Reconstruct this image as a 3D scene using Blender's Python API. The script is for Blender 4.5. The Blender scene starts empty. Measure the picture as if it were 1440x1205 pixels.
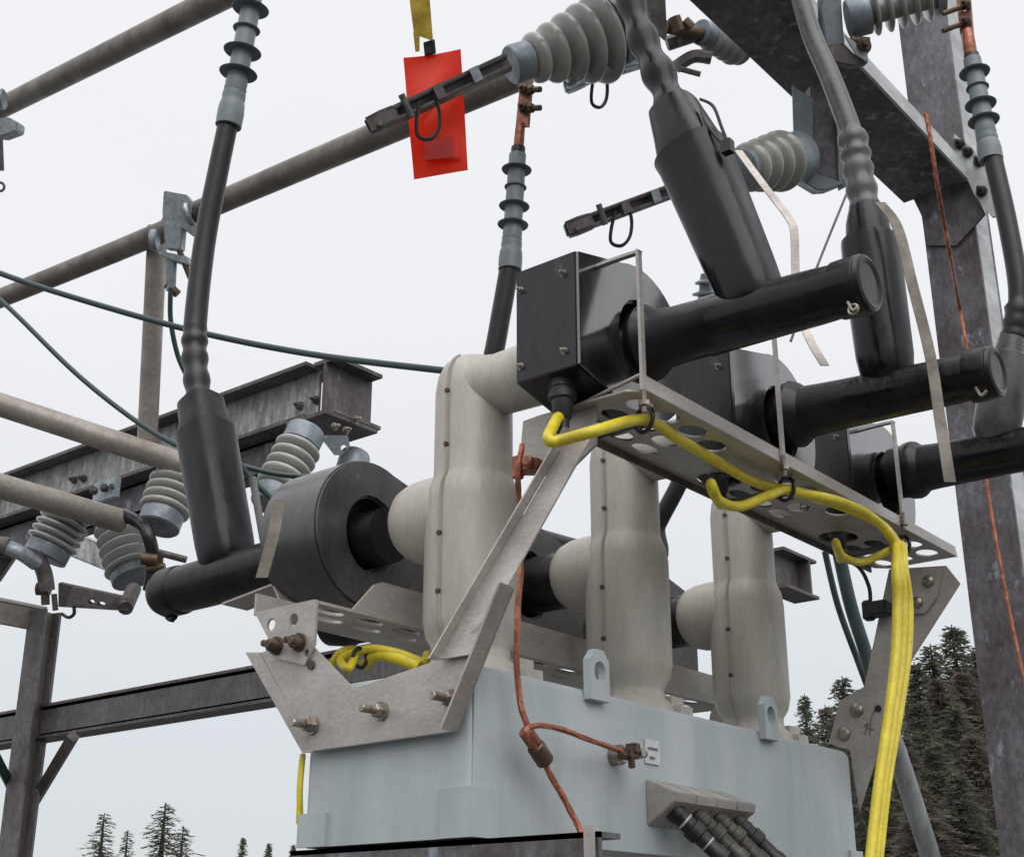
import bpy, bmesh, math, random
from mathutils import Vector as V, Matrix, noise as mnoise
from mathutils.geometry import tessellate_polygon
random.seed(7)
S = bpy.context.scene
COL = S.collection
# ------------------------------------------------------------------ camera
FPX, PITCH, AZ = 1922.0, math.radians(21), math.radians(39)
FW = V((math.cos(AZ)*math.cos(PITCH), math.sin(AZ)*math.cos(PITCH), math.sin(PITCH)))
RT = V((math.sin(AZ), -math.cos(AZ), 0))
UP = RT.cross(FW)
cam = bpy.data.cameras.new('camera'); camo = bpy.data.objects.new('camera', cam); COL.objects.link(camo)
camo.matrix_world = Matrix(((RT.x, UP.x, -FW.x, 0), (RT.y, UP.y, -FW.y, 0), (RT.z, UP.z, -FW.z, 0), (0, 0, 0, 1)))
cam.sensor_fit = 'HORIZONTAL'; cam.sensor_width = 36; cam.lens = FPX/1440*36
cam.clip_start = .02; cam.clip_end = 3000
S.camera = camo
# ------------------------------------------------------------------ world
SUN_EL, SUN_AZ = math.radians(48), math.radians(-128)
w = bpy.data.worlds.new('World'); S.world = w; w.use_nodes = True
nt = w.node_tree; N = nt.nodes; L = nt.links; N.clear()
out = N.new('ShaderNodeOutputWorld'); bg = N.new('ShaderNodeBackground'); bg2 = N.new('ShaderNodeBackground'); add = N.new('ShaderNodeAddShader')
sky = N.new('ShaderNodeTexSky'); sky.sky_type = 'NISHITA'; sky.sun_disc = False
sky.sun_elevation = SUN_EL; sky.sun_rotation = math.radians(90)-SUN_AZ
bg.inputs[1].default_value = .05*.25
L.new(sky.outputs[0], bg.inputs[0])
tc = N.new('ShaderNodeTexCoord'); sp = N.new('ShaderNodeSeparateXYZ'); cr = N.new('ShaderNodeValToRGB')
L.new(tc.outputs['Generated'], sp.inputs[0]); L.new(sp.outputs[2], cr.inputs[0])
cr.color_ramp.elements[0].position = 0.0; cr.color_ramp.elements[0].color = (.54, .56, .575, 1)
cr.color_ramp.elements[1].position = .42; cr.color_ramp.elements[1].color = (.775, .772, .785, 1)
e = cr.color_ramp.elements.new(.66); e.color = (.80, .80, .81, 1)
e = cr.color_ramp.elements.new(1.0); e.color = (1.5, 1.5, 1.52, 1)   # an overcast sky brightens towards the zenith
e = cr.color_ramp.elements.new(.14); e.color = (.595, .615, .63, 1)
e = cr.color_ramp.elements.new(.28); e.color = (.70, .705, .715, 1)
ns = N.new('ShaderNodeTexNoise'); ns.inputs['Scale'].default_value = 2.2; ns.inputs['Detail'].default_value = 4
L.new(tc.outputs['Generated'], ns.inputs[0])
mr = N.new('ShaderNodeMapRange'); mr.inputs[3].default_value = .95; mr.inputs[4].default_value = 1.05
L.new(ns.outputs[0], mr.inputs[0])
L.new(cr.outputs[0], bg2.inputs[0]); L.new(mr.outputs[0], bg2.inputs[1])
L.new(bg.outputs[0], add.inputs[0]); L.new(bg2.outputs[0], add.inputs[1]); L.new(add.outputs[0], out.inputs[0])
sl = bpy.data.lights.new('sun', 'SUN'); sl.energy = 1.5; sl.angle = math.radians(60); sl.color = (1, .97, .92)
so = bpy.data.objects.new('sun', sl); COL.objects.link(so)
sd = V((math.cos(SUN_EL)*math.cos(SUN_AZ), math.cos(SUN_EL)*math.sin(SUN_AZ), math.sin(SUN_EL)))
so.rotation_euler = sd.to_track_quat('Z', 'Y').to_euler()
S.view_settings.view_transform = 'Standard'; S.view_settings.look = 'None'
S.view_settings.exposure = .14; S.view_settings.gamma = 1; S.view_settings.use_curve_mapping = False
S.render.resolution_x = 1024; S.render.resolution_y = 856

# ------------------------------------------------------------------ measuring helpers (photo measurements -> metres)
def ray(x, y): return FW + RT*((x-720)/FPX) - UP*((y-602.5)/FPX)
def onX(x, y, X): r = ray(x, y); return r*(X/r.x)
def onY(x, y, Y): r = ray(x, y); return r*(Y/r.y)
def onZ(x, y, Z): r = ray(x, y); return r*(Z/r.z)
def D(x, y, d): return ray(x, y)*d
def mpx(P, n): return n*P.dot(FW)/FPX

# ------------------------------------------------------------------ materials
def mat(name, c1, c2=None, rough=.5, metal=0., scale=12, stretch=(1, 1, 1), bump=.1, bscale=None, spots=None, rvar=.12, grit=.16, gs=150, coat=0, cior=1.5, crough=.05, spec=.5, lo=.35, hi=.65):
    m = bpy.data.materials.new(name); m.use_nodes = True
    nt = m.node_tree; N = nt.nodes; L = nt.links; b = N['Principled BSDF']
    c2 = c2 or tuple(x*.8 for x in c1)
    tc = N.new('ShaderNodeTexCoord'); mp = N.new('ShaderNodeMapping'); mp.inputs['Scale'].default_value = stretch
    L.new(tc.outputs['Object'], mp.inputs[0])
    n = N.new('ShaderNodeTexNoise'); n.inputs['Scale'].default_value = scale; n.inputs['Detail'].default_value = 6; n.inputs['Roughness'].default_value = .62
    L.new(mp.outputs[0], n.inputs[0])
    r = N.new('ShaderNodeValToRGB'); r.color_ramp.elements[0].position = lo; r.color_ramp.elements[1].position = hi
    r.color_ramp.elements[0].color = (*c1, 1); r.color_ramp.elements[1].color = (*c2, 1)
    L.new(n.outputs[0], r.inputs[0]); col = r.outputs[0]
    if spots:
        sc, thr, scol = spots
        n3 = N.new('ShaderNodeTexNoise'); n3.inputs['Scale'].default_value = sc; n3.inputs['Detail'].default_value = 5; n3.inputs['Roughness'].default_value = .7
        L.new(mp.outputs[0], n3.inputs[0])
        r3 = N.new('ShaderNodeMapRange'); r3.inputs[1].default_value = thr; r3.inputs[2].default_value = thr+.08
        L.new(n3.outputs[0], r3.inputs[0])
        mx = N.new('ShaderNodeMixRGB'); mx.inputs[2].default_value = (*scol, 1)
        L.new(r3.outputs[0], mx.inputs[0]); L.new(col, mx.inputs[1]); col = mx.outputs[0]
    if grit:
        ng = N.new('ShaderNodeTexNoise'); ng.inputs['Scale'].default_value = gs; ng.inputs['Detail'].default_value = 8; ng.inputs['Roughness'].default_value = .8; L.new(mp.outputs[0], ng.inputs[0])
        gr = N.new('ShaderNodeMapRange'); gr.inputs[1].default_value = .3; gr.inputs[2].default_value = .7; gr.inputs[3].default_value = 1-grit*1.3; gr.inputs[4].default_value = 1+grit; L.new(ng.outputs[0], gr.inputs[0])
        mg = N.new('ShaderNodeVectorMath'); mg.operation = 'SCALE'; L.new(col, mg.inputs[0]); L.new(gr.outputs[0], mg.inputs['Scale']); col = mg.outputs[0]
    L.new(col, b.inputs['Base Color'])
    n2 = N.new('ShaderNodeTexNoise'); n2.inputs['Scale'].default_value = bscale or scale*4; n2.inputs['Detail'].default_value = 5
    L.new(mp.outputs[0], n2.inputs[0])
    rr = N.new('ShaderNodeMapRange'); rr.inputs[1].default_value = .3; rr.inputs[2].default_value = .7
    rr.inputs[3].default_value = max(.04, rough-rvar); rr.inputs[4].default_value = min(1, rough+rvar)
    L.new(n.outputs[0], rr.inputs[0]); L.new(rr.outputs[0], b.inputs['Roughness'])
    if bump:
        bp = N.new('ShaderNodeBump'); bp.inputs['Strength'].default_value = bump; bp.inputs['Distance'].default_value = .002
        L.new(n2.outputs[0], bp.inputs['Height']); L.new(bp.outputs[0], b.inputs['Normal'])
    b.inputs['Metallic'].default_value = metal
    b.inputs['Specular IOR Level'].default_value = spec
    b.inputs['Coat Weight'].default_value = coat; b.inputs['Coat IOR'].default_value = cior; b.inputs['Coat Roughness'].default_value = crough
    return m
M = {}
M['rubber'] = mat('wet_black_rubber', (.004, .004, .0055), (.012, .011, .014), rough=.34, scale=9, stretch=(1, 1, .45), bump=.45, bscale=60, rvar=.22, spec=.34, spots=(22, .68, (.05, .05, .055)), grit=0.55, gs=45)
M['ctblack'] = mat('black_sensor_housing', (.007, .007, .0095), (.020, .019, .022), rough=.32, scale=11, stretch=(1, 1, .4), bump=.3, bscale=70, rvar=.22, spec=.5, spots=(13, .60, (.075, .08, .085)), grit=0.6, gs=45)
M['wet'] = mat('wet_glossy_sensor_face', (.007, .007, .0095), (.020, .019, .022), rough=.30, scale=9, stretch=(1, 1, .4), bump=.35, bscale=30, rvar=.2, coat=1, cior=2.3, crough=.10, spots=(13, .62, (.07, .075, .08)), grit=0.8, gs=30)
M['ctgrey'] = mat('sky_lit_sensor_ring', (.018, .018, .022), (.06, .054, .055), rough=.42, scale=7, stretch=(1, 1, .6), bump=.4, bscale=70, rvar=.2, spec=.5, spots=(16, .62, (.12, .115, .12)), coat=.6, cior=1.8, crough=.25, grit=0.6, gs=40)  # lighter, browner version of ctblack: sky reflection put into the base colour
M['seam'] = mat('dirty_mould_seam', (.27, .245, .21), (.36, .335, .29), rough=.6, scale=30)
M['cable'] = mat('black_cable_jacket', (.006, .006, .007), (.018, .017, .017), rough=.40, scale=14, bump=.2)
M['greycable'] = mat('grey_cable_jacket', (.055, .055, .06), (.12, .12, .125), rough=.33, scale=14, bump=.2, grit=0.3, gs=60)
M['epoxy'] = mat('beige_grey_epoxy', (.52, .495, .44), (.40, .375, .33), rough=.38, scale=9, stretch=(1.6, 1.6, .5), bump=.10, spots=(15, .68, (.27, .25, .215)), grit=0.12, gs=90)
M['tank'] = mat('pale_blue_grey_paint', (.40, .445, .46), (.31, .355, .37), rough=.42, scale=5, stretch=(2.2, 2.2, .5), bump=.12, bscale=140, spots=(30, .70, (.25, .285, .285)), grit=.06, gs=200)
M['stainless'] = mat('brushed_stainless', (.48, .45, .425), (.34, .315, .295), rough=.44, metal=.4, scale=6, stretch=(1, 1, 2.2), bump=.12, bscale=90, spots=(38, .64, (.27, .245, .225)), grit=0.2, gs=120)
M['galv'] = mat('galvanised_steel', (.40, .44, .47), (.27, .31, .34), rough=.5, metal=.45, scale=26, bump=.15, spots=(12, .66, (.16, .16, .165)), grit=0.35, gs=80)
M['alu'] = mat('dull_aluminium_pipe', (.22, .195, .17), (.13, .115, .105), rough=.5, metal=.35, scale=9, bump=.15, spots=(20, .68, (.12, .11, .10)), grit=0.25, gs=80)
M['palesteel'] = mat('pale_painted_steel', (.52, .54, .55), (.36, .37, .38), rough=.5, scale=12, stretch=(.4, 1, 1), bump=.1, spots=(20, .68, (.2, .17, .15)), grit=0.25, gs=60)
M['alulight'] = mat('pale_aluminium_pipe', (.36, .325, .29), (.25, .225, .20), rough=.48, metal=.3, scale=9, bump=.15, spots=(20, .68, (.15, .135, .12)), grit=0.22, gs=80)
M['porcmid'] = mat('mid_grey_porcelain', (.44, .45, .42), (.33, .335, .315), rough=.25, scale=8, bump=.05, coat=.3)
M['porclight'] = mat('pale_porcelain', (.52, .53, .51), (.42, .43, .41), rough=.25, scale=8, bump=.05, coat=.3)
M['dark'] = mat('weathered_dark_steel', (.065, .055, .055), (.16, .142, .142), rough=.55, metal=.2, scale=8, stretch=(1, 1, .5), bump=.4, spots=(24, .6, (.20, .19, .19)), grit=0.45, gs=60)
M['darkgrey'] = mat('dark_grey_steel', (.075, .07, .073), (.16, .15, .152), rough=.5, metal=.2, scale=9, stretch=(1, 1, .6), bump=.3, spots=(26, .64, (.05, .04, .04)), grit=0.4, gs=60)
M['web'] = mat('streaked_galvanised_web', (.44, .46, .46), (.24, .23, .225), rough=.6, metal=.25, scale=38, stretch=(1, 1, .35), bump=.3, spots=(12, .64, (.06, .05, .05)), grit=0.45, gs=70)
M['rust'] = mat('rusty_column_steel', (.070, .056, .058), (.185, .18, .20), rough=.55, metal=.15, scale=7, stretch=(1.1, 1.1, .6), bump=.5, spots=(18, .57, (.25, .285, .34)), grit=0.5, gs=55)
M['rustpale'] = mat('pale_patchy_column_steel', (.22, .27, .33), (.14, .13, .14), rough=.6, metal=.2, scale=16, stretch=(1, 1, .5), bump=.4, spots=(30, .58, (.06, .045, .045)), grit=0.5, gs=60)
M['copper'] = mat('copper', (.42, .15, .085), (.20, .085, .06), rough=.45, metal=.55, scale=40, bump=.3, grit=0.4, gs=120)
M['copperwire'] = mat('stranded_copper_wire', (.50, .17, .09), (.24, .09, .06), rough=.5, metal=.4, scale=60, bump=.6, bscale=300, grit=0.3, gs=200)
M['bronze'] = mat('dull_bronze', (.14, .10, .065), (.07, .05, .04), rough=.5, metal=.6, scale=30, bump=.3)
M['plugbrown'] = mat('grimy_plug_metal', (.085, .078, .062), (.035, .033, .03), rough=.45, metal=.3, scale=60, bump=.2)
M['bolt'] = mat('stainless_bolt', (.42, .38, .33), (.18, .14, .11), rough=.35, metal=.8, scale=60, bump=.2)
M['porc'] = mat('grey_porcelain', (.34, .34, .32), (.24, .24, .225), rough=.25, scale=8, bump=.05, coat=.3, spots=(18, .7, (.16, .155, .14)))
M['capblue'] = mat('galvanised_insulator_cap', (.25, .285, .315), (.16, .185, .21), rough=.45, metal=.4, scale=22, bump=.2)
M['silicone'] = mat('grey_silicone', (.21, .245, .26), (.16, .19, .205), rough=.4, scale=10, bump=.05)
M['shed'] = mat('dark_silicone_shed', (.13, .155, .165), (.09, .11, .12), rough=.4, scale=10, bump=.05)
M['yellow'] = mat('yellow_cable_jacket', (.72, .60, .03), (.58, .46, .03), rough=.4, scale=25, bump=.05, spots=(30, .68, (.30, .24, .05)))
M['yellowtag'] = mat('yellow_webbing', (.52, .36, .03), (.36, .25, .03), rough=.75, scale=50, bump=.4)
M['red'] = mat('red_orange_vinyl', (.95, .085, .03), (.86, .055, .022), rough=.38, scale=12, bump=.5, bscale=14)
_m = M['red']; _n = _m.node_tree; _b = _n.nodes['Principled BSDF']; _t = _n.nodes.new('ShaderNodeBsdfTranslucent'); _t.inputs[0].default_value = (.98, .11, .04, 1)
_x = _n.nodes.new('ShaderNodeMixShader'); _x.inputs[0].default_value = .5; _n.links.new(_b.outputs[0], _x.inputs[1]); _n.links.new(_t.outputs[0], _x.inputs[2]); _n.links.new(_x.outputs[0], _n.nodes['Material Output'].inputs[0])
M['reddark'] = mat('dark_red_card', (.50, .018, .012), (.40, .014, .012), rough=.5, scale=30, bump=.1)
M['green'] = mat('green_insulated_wire', (.012, .035, .035), (.03, .06, .058), rough=.4, scale=20, bump=.1)
M['strap'] = mat('dirty_cream_strap', (.27, .25, .21), (.13, .115, .095), rough=.6, scale=20, bump=.2)
M['plastic'] = mat('black_plastic', (.012, .012, .014), (.025, .025, .027), rough=.4, scale=30, bump=.1)
M['darkgreen'] = mat('dark_green_cable', (.035, .06, .06), (.07, .10, .10), rough=.4, scale=20)
M['conduit'] = mat('pale_metal_conduit', (.40, .42, .43), (.17, .18, .18), rough=.4, metal=.3, scale=18, stretch=(2, 2, .15), bump=.1)
M['label'] = mat('white_label', (.62, .63, .64), (.54, .55, .56), rough=.5, scale=10, bump=0)
M['ink'] = mat('faded_ink', (.12, .12, .13), (.16, .16, .17), rough=.6, scale=10, bump=0)
M['conifer'] = mat('conifer_needles', (.085, .095, .068), (.15, .155, .115), rough=.75, scale=4, bump=0, lo=.3, hi=.7)
M['conifer2'] = mat('brownish_conifer_needles', (.125, .098, .08), (.165, .145, .12), rough=.8, scale=4, bump=0, lo=.3, hi=.7)
M['brush'] = mat('reddish_brown_leaves', (.060, .044, .038), (.085, .080, .058), rough=.8, scale=3, bump=0, lo=.3, hi=.7)
for _k in ('conifer', 'conifer2', 'brush'):
    _n = M[_k].node_tree; _b = _n.nodes['Principled BSDF']; _t = _n.nodes.new('ShaderNodeBsdfTranslucent'); _n.links.new(_b.inputs['Base Color'].links[0].from_socket, _t.inputs[0])
    _x = _n.nodes.new('ShaderNodeMixShader'); _x.inputs[0].default_value = .45; _n.links.new(_b.outputs[0], _x.inputs[1]); _n.links.new(_t.outputs[0], _x.inputs[2]); _n.links.new(_x.outputs[0], _n.nodes['Material Output'].inputs[0])
M['bark'] = mat('bark', (.06, .045, .035), (.10, .08, .06), rough=.9, scale=8, bump=.5)
M['gravel'] = mat('gravel', (.11, .105, .1), (.06, .058, .055), rough=.85, scale=30, bump=.6)
M['concrete'] = mat('concrete', (.33, .32, .3), (.25, .24, .23), rough=.85, scale=10, bump=.3)

# ------------------------------------------------------------------ mesh builder
ORI = {}
def frame(d):
    d = d.normalized(); a = V((0, 0, 1)) if abs(d.z) < .9 else V((1, 0, 0))
    u = d.cross(a).normalized(); return u, d.cross(u).normalized()
class MB:
    def __init__(s): s.v = []; s.f = []
    def addm(s, vs, fs):
        k = len(s.v); s.v += [V(p) for p in vs]; s.f += [tuple(i+k for i in f) for f in fs]; return s
    def lathe(s, a, d, prof, n=24, cap=True, sq=0):
        a = V(a); d = V(d).normalized(); u, w_ = frame(d); vs = []; fs = []
        for t, r in prof:
            for i in range(n):
                q = 2*math.pi*i/n; k = 1 if not sq else .93/(abs(math.cos(q))**sq+abs(math.sin(q))**sq)**(1/sq); vs.append(a+d*t+(u*math.cos(q)+w_*math.sin(q))*max(r*k, 1e-5))
        for j in range(len(prof)-1):
            for i in range(n):
                i2 = (i+1) % n; fs.append((j*n+i, j*n+i2, (j+1)*n+i2, (j+1)*n+i))
        if cap:
            fs.append(tuple(range(n-1, -1, -1))); m = (len(prof)-1)*n; fs.append(tuple(m+i for i in range(n)))
        return s.addm(vs, fs)
    def seg(s, A, B, prof, n=24, cap=True, sq=0):     # profile (fraction, radius)
        A = V(A); B = V(B); l = (B-A).length
        return s.lathe(A, B-A, [(t*l, r) for t, r in prof], n, cap, sq)
    def cyl(s, A, B, r, r2=None, n=16, bev=0):
        r2 = r if r2 is None else r2; l = (V(B)-V(A)).length; b = bev/l if bev else 0
        pr = [(0, r), (1, r2)] if not bev else [(0, r-bev), (b, r), (1-b, r2), (1, r2-bev)]
        return s.seg(A, B, pr, n)
    def tube(s, pts, r, n=10, rfun=None, twist=None):
        pts = [V(p) for p in pts]; u = None; vs = []; fs = []
        for j, p in enumerate(pts):
            t = (pts[min(j+1, len(pts)-1)]-pts[max(j-1, 0)]).normalized()
            if u is None: u, _ = frame(t)
            u = (u-t*u.dot(t)).normalized(); w_ = t.cross(u)
            rr = rfun(j/(len(pts)-1)) if rfun else r
            for i in range(n):
                q = 2*math.pi*i/n; r3 = rr
                if twist: r3 = rr*(1+.14*math.cos(q*twist[0]+j*twist[1]))
                vs.append(p+(u*math.cos(q)+w_*math.sin(q))*r3)
        for j in range(len(pts)-1):
            for i in range(n):
                i2 = (i+1) % n; fs.append((j*n+i, j*n+i2, (j+1)*n+i2, (j+1)*n+i))
        fs.append(tuple(range(n-1, -1, -1))); m = (len(pts)-1)*n; fs.append(tuple(m+i for i in range(n)))
        return s.addm(vs, fs)
    def box(s, c, size, ax=None):
        c = V(c); x, y, z = ax if ax else (V((1, 0, 0)), V((0, 1, 0)), V((0, 0, 1)))
        vs = [c+x*size[0]/2*a+y*size[1]/2*b+z*size[2]/2*d for a in (-1, 1) for b in (-1, 1) for d in (-1, 1)]
        return s.addm(vs, [(0, 1, 3, 2), (4, 6, 7, 5), (0, 4, 5, 1), (2, 3, 7, 6), (0, 2, 6, 4), (1, 5, 7, 3)])
    def plate(s, outl, th, holes=()):            # outline points in space, thickness vector, holes = [(centre, r1vec, r2vec)]
        loops = [[V(p) for p in outl]]
        for c, a, b in holes:
            loops.append([V(c)+V(a)*math.cos(2*math.pi*i/18)+V(b)*math.sin(2*math.pi*i/18) for i in range(18)])
        th = V(th); tri = tessellate_polygon(loops); flat = [p for l in loops for p in l]; n = len(flat)
        vs = flat+[p+th for p in flat]; fs = [tuple(t) for t in tri]+[tuple(i+n for i in reversed(t)) for t in tri]; k = 0
        for l in loops:
            m = len(l)
            for i in range(m): j = (i+1) % m; fs.append((k+i, k+j, k+j+n, k+i+n))
            k += m
        return s.addm(vs, fs)
    def ribbon(s, pts, wv, th):
        pts = [V(p) for p in pts]; vs = []; fs = []
        for j, p in enumerate(pts):
            t = (pts[min(j+1, len(pts)-1)]-pts[max(j-1, 0)]).normalized()
            w_ = wv[j] if isinstance(wv, list) else V(wv)
            nn = t.cross(w_).normalized()*th/2
            vs += [p-w_/2-nn, p+w_/2-nn, p+w_/2+nn, p-w_/2+nn]
        for j in range(len(pts)-1):
            for i in range(4): i2 = (i+1) % 4; fs.append((4*j+i, 4*j+i2, 4*j+4+i2, 4*j+4+i))
        m = 4*(len(pts)-1); fs += [(3, 2, 1, 0), (m, m+1, m+2, m+3)]
        return s.addm(vs, fs)
    def ring(s, c, nrm, R, r, n=20, k=8):
        c = V(c); u, w_ = frame(V(nrm)); vs = []; fs = []; nn = V(nrm).normalized()
        for i in range(n):
            q = 2*math.pi*i/n; d = u*math.cos(q)+w_*math.sin(q)
            for j in range(k): p = 2*math.pi*j/k; vs.append(c+d*(R+r*math.cos(p))+nn*r*math.sin(p))
        for i in range(n):
            for j in range(k): i2 = (i+1) % n; j2 = (j+1) % k; fs.append((i*k+j, i2*k+j, i2*k+j2, i*k+j2))
        return s.addm(vs, fs)
    def hexbolt(s, c, nrm, r, h):
        nrm = V(nrm).normalized(); s.lathe(V(c), nrm, [(0, r*1.35), (h*.3, r*1.35)], 14); s.lathe(V(c)+nrm*h*.3, nrm, [(0, r), (h*.8, r), (h, r*.85)], 6)
        s.lathe(V(c)+nrm*h*1.25, nrm, [(0, r*.5), (h*.9, r*.5), (h, r*.4)], 10); return s
    def build(s, name, m, parent=None, angle=38, bevel=0, base=None):
        me = bpy.data.meshes.new(name)
        if parent is not None: o0 = ORI[parent.name]; par = parent
        else:
            if base is None:
                xs = [p.x for p in s.v]; ys = [p.y for p in s.v]; zs = [p.z for p in s.v]
                base = V(((min(xs)+max(xs))/2, (min(ys)+max(ys))/2, min(zs)))
            o0 = V(base)
        me.from_pydata([p-o0 for p in s.v], [], s.f)
        bm = bmesh.new(); bm.from_mesh(me)
        bmesh.ops.recalc_face_normals(bm, faces=bm.faces)
        if bevel:
            ed = [e for e in bm.edges if len(e.link_faces) == 2 and e.calc_face_angle(0) > math.radians(50)]
            bmesh.ops.bevel(bm, geom=ed, offset=bevel, segments=2, affect='EDGES', clamp_overlap=True)
        bm.to_mesh(me); bm.free()
        me.shade_smooth(); me.set_sharp_from_angle(angle=math.radians(angle))
        me.materials.append(M[m] if isinstance(m, str) else m)
        o = bpy.data.objects.new(name, me); COL.objects.link(o)
        if parent is not None: o.parent = parent; ORI[o.name] = V(o0)   # child sits at its parent's origin
        else: o.location = o0; ORI[o.name] = V(o0)
        return o
def tag(o, label, cat=None, group=None, kind=None):
    if label: o['label'] = label
    if cat: o['category'] = cat
    if group: o['group'] = group
    if kind: o['kind'] = kind
    return o
def thing(name, base, label, cat, group=None):
    o = bpy.data.objects.new(name, None); COL.objects.link(o); o.location = V(base); o.empty_display_size = .05
    ORI[o.name] = V(base); return tag(o, label, cat, group)
def copy_tree(o, off, parent=None, label=None, skip=()):
    c = o.copy(); COL.objects.link(c)
    if parent is None: c.location = o.location+V(off)
    else: c.parent = parent
    for ch in list(o.children): copy_tree(ch, (0, 0, 0), c)
    if label: c['label'] = label
    ORI[c.name] = ORI[o.name]+V(off)
    return c
def spline(pts, sub=8):
    pts = [V(p) for p in pts]; o = []; n = len(pts)
    for i in range(n-1):
        p0 = pts[max(i-1, 0)]; p1 = pts[i]; p2 = pts[i+1]; p3 = pts[min(i+2, n-1)]
        for k in range(sub):
            t = k/sub
            o.append(.5*((2*p1)+(p2-p0)*t+(2*p0-5*p1+4*p2-p3)*t*t+(-p0+3*p1-3*p2+p3)*t**3))
    o.append(pts[-1]); return o
EX, EY, EZ = V((1, 0, 0)), V((0, 1, 0)), V((0, 0, 1))

# ================================================================== SETTING
GZ = -1.6
g = MB(); g.addm([(-1500, -1500, GZ), (1500, -1500, GZ), (1500, 1500, GZ), (-1500, 1500, GZ)], [(0, 1, 2, 3)])
tag(g.build('ground', 'gravel'), 'grey gravel ground of the substation yard', kind='structure')

XK = [1.377, 1.753, 2.13]; YP = 1.185
ZT, ZB = .317, .121; TX0, TX1, TY0, TY1 = 1.20, 2.175, 1.03, 1.305
# ================================================================== RECLOSER TANK AND POLES
rec = thing('recloser', (1.69, YP, ZB), 'pale blue grey switchgear tank carrying three beige moulded poles', 'recloser')
b = MB()
rr = .012
def rrect(x0, x1, y0, y1, r, z, k=5):
    o = []
    for cx, cy, a0 in ((x1-r, y1-r, 0), (x0+r, y1-r, 90), (x0+r, y0+r, 180), (x1-r, y0+r, 270)):
        for i in range(k+1): q = math.radians(a0+90*i/k); o.append(V((cx+r*math.cos(q), cy+r*math.sin(q), z)))
    return o
lev = [(ZB, 0), (ZT-.012, 0), (ZT-.006, .002), (ZT-.001, .006), (ZT, .012)]
vs = []; n = 24
for z, ins in lev: vs += rrect(TX0+ins, TX1-ins, TY0+ins, TY1-ins, rr, z)
fs = [(j*n+i, j*n+(i+1) % n, (j+1)*n+(i+1) % n, (j+1)*n+i) for j in range(len(lev)-1) for i in range(n)]
fs += [tuple(range(n-1, -1, -1)), tuple((len(lev)-1)*n+i for i in range(n))]
b.addm(vs, fs)
tank = b.build('tank', 'tank', rec)
# weld bead down the near corner and reinforcing tabs
b = MB(); b.tube([V((TX0+.006, TY0+.002, ZB+(ZT-ZB)*i/14+random.uniform(-.001, .001))) for i in range(15)], .003, 6); b.build('weld_bead', 'tank', tank)
for (x0, x1) in ((TX0+.045, TX0-.004),):
    c = MB(); h = .165
    c.plate([V((TX0-.004, TY0-.004, ZB)), V((TX0-.004, TY0+.045, ZB)), V((TX0-.004, TY0+.045, ZB+.055)), V((TX0-.004, TY0-.004, ZB+.055))], (.004, 0, 0))
    c.plate([V((TX0, TY0-.004, ZB)), V((TX0+.045, TY0-.004, ZB)), V((TX0+.045, TY0-.004, ZB+.055)), V((TX0, TY0-.004, ZB+.055))], (0, .004, 0))
    c.build('corner_tab', 'tank', rec)
c = MB(); c.plate([V((TX0-.005, TY1-.045, ZB)), V((TX0-.005, TY1+.004, ZB)), V((TX0-.005, TY1+.004, ZB+.04)), V((TX0-.005, TY1-.045, ZB+.04))], (.005, 0, 0)); c.build('corner_tab', 'tank', rec)
c = MB(); c.plate([V((TX1-.04, TY0-.005, ZB-.01)), V((TX1+.004, TY0-.005, ZB-.01)), V((TX1+.004, TY0-.005, ZB+.035)), V((TX1-.04, TY0-.005, ZB+.035))], (0, .005, 0)); c.build('corner_tab', 'tank', rec)
# lifting lugs on the front top edge
for px, py in ((845, 985), (1087, 1040)):
    p = onY(px, py, TY0-.012); x = p.x; z0 = p.z
    w2 = .021; H = .066
    ol = [(x-w2, z0), (x+w2, z0), (x+w2, z0+H-.014), (x+w2-.012, z0+H), (x-w2+.012, z0+H), (x-w2, z0+H-.014)]
    b = MB(); b.plate([V((a, TY0-.012, c_)) for a, c_ in ol], (0, .012, 0), [(V((x, TY0-.012, z0+H*.56)), V((.0125, 0, 0)), V((0, 0, .0135)))])
    b.build('lifting_lug', 'tank', rec, bevel=.001)
# small label
p = onY(917, 1057, TY0-.0015); b = MB(); b.box(p, (.034, .002, .032)); lb = b.build('label_plate', 'label', rec)
b = MB()
for row, zs in ((0, .004), (1, -.008)):
    for i in range(8 if row == 0 else 4): b.box(p+V((-.011+.0031*i+(.004 if row else 0), -.0015, zs)), (.0021, .001, .0034 if i % 3 else .0028))
b.build('print', 'ink', rec)
# ground stud
p = onY(862, 1062, TY0); b = MB(); b.lathe(p, -EY, [(0, .013), (.014, .013), (.018, .010)], 18); b.lathe(p+V((0, -.018, 0)), -EY, [(0, .006), (.03, .006)], 10)
b.build('ground_pad', 'bolt', rec)
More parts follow.
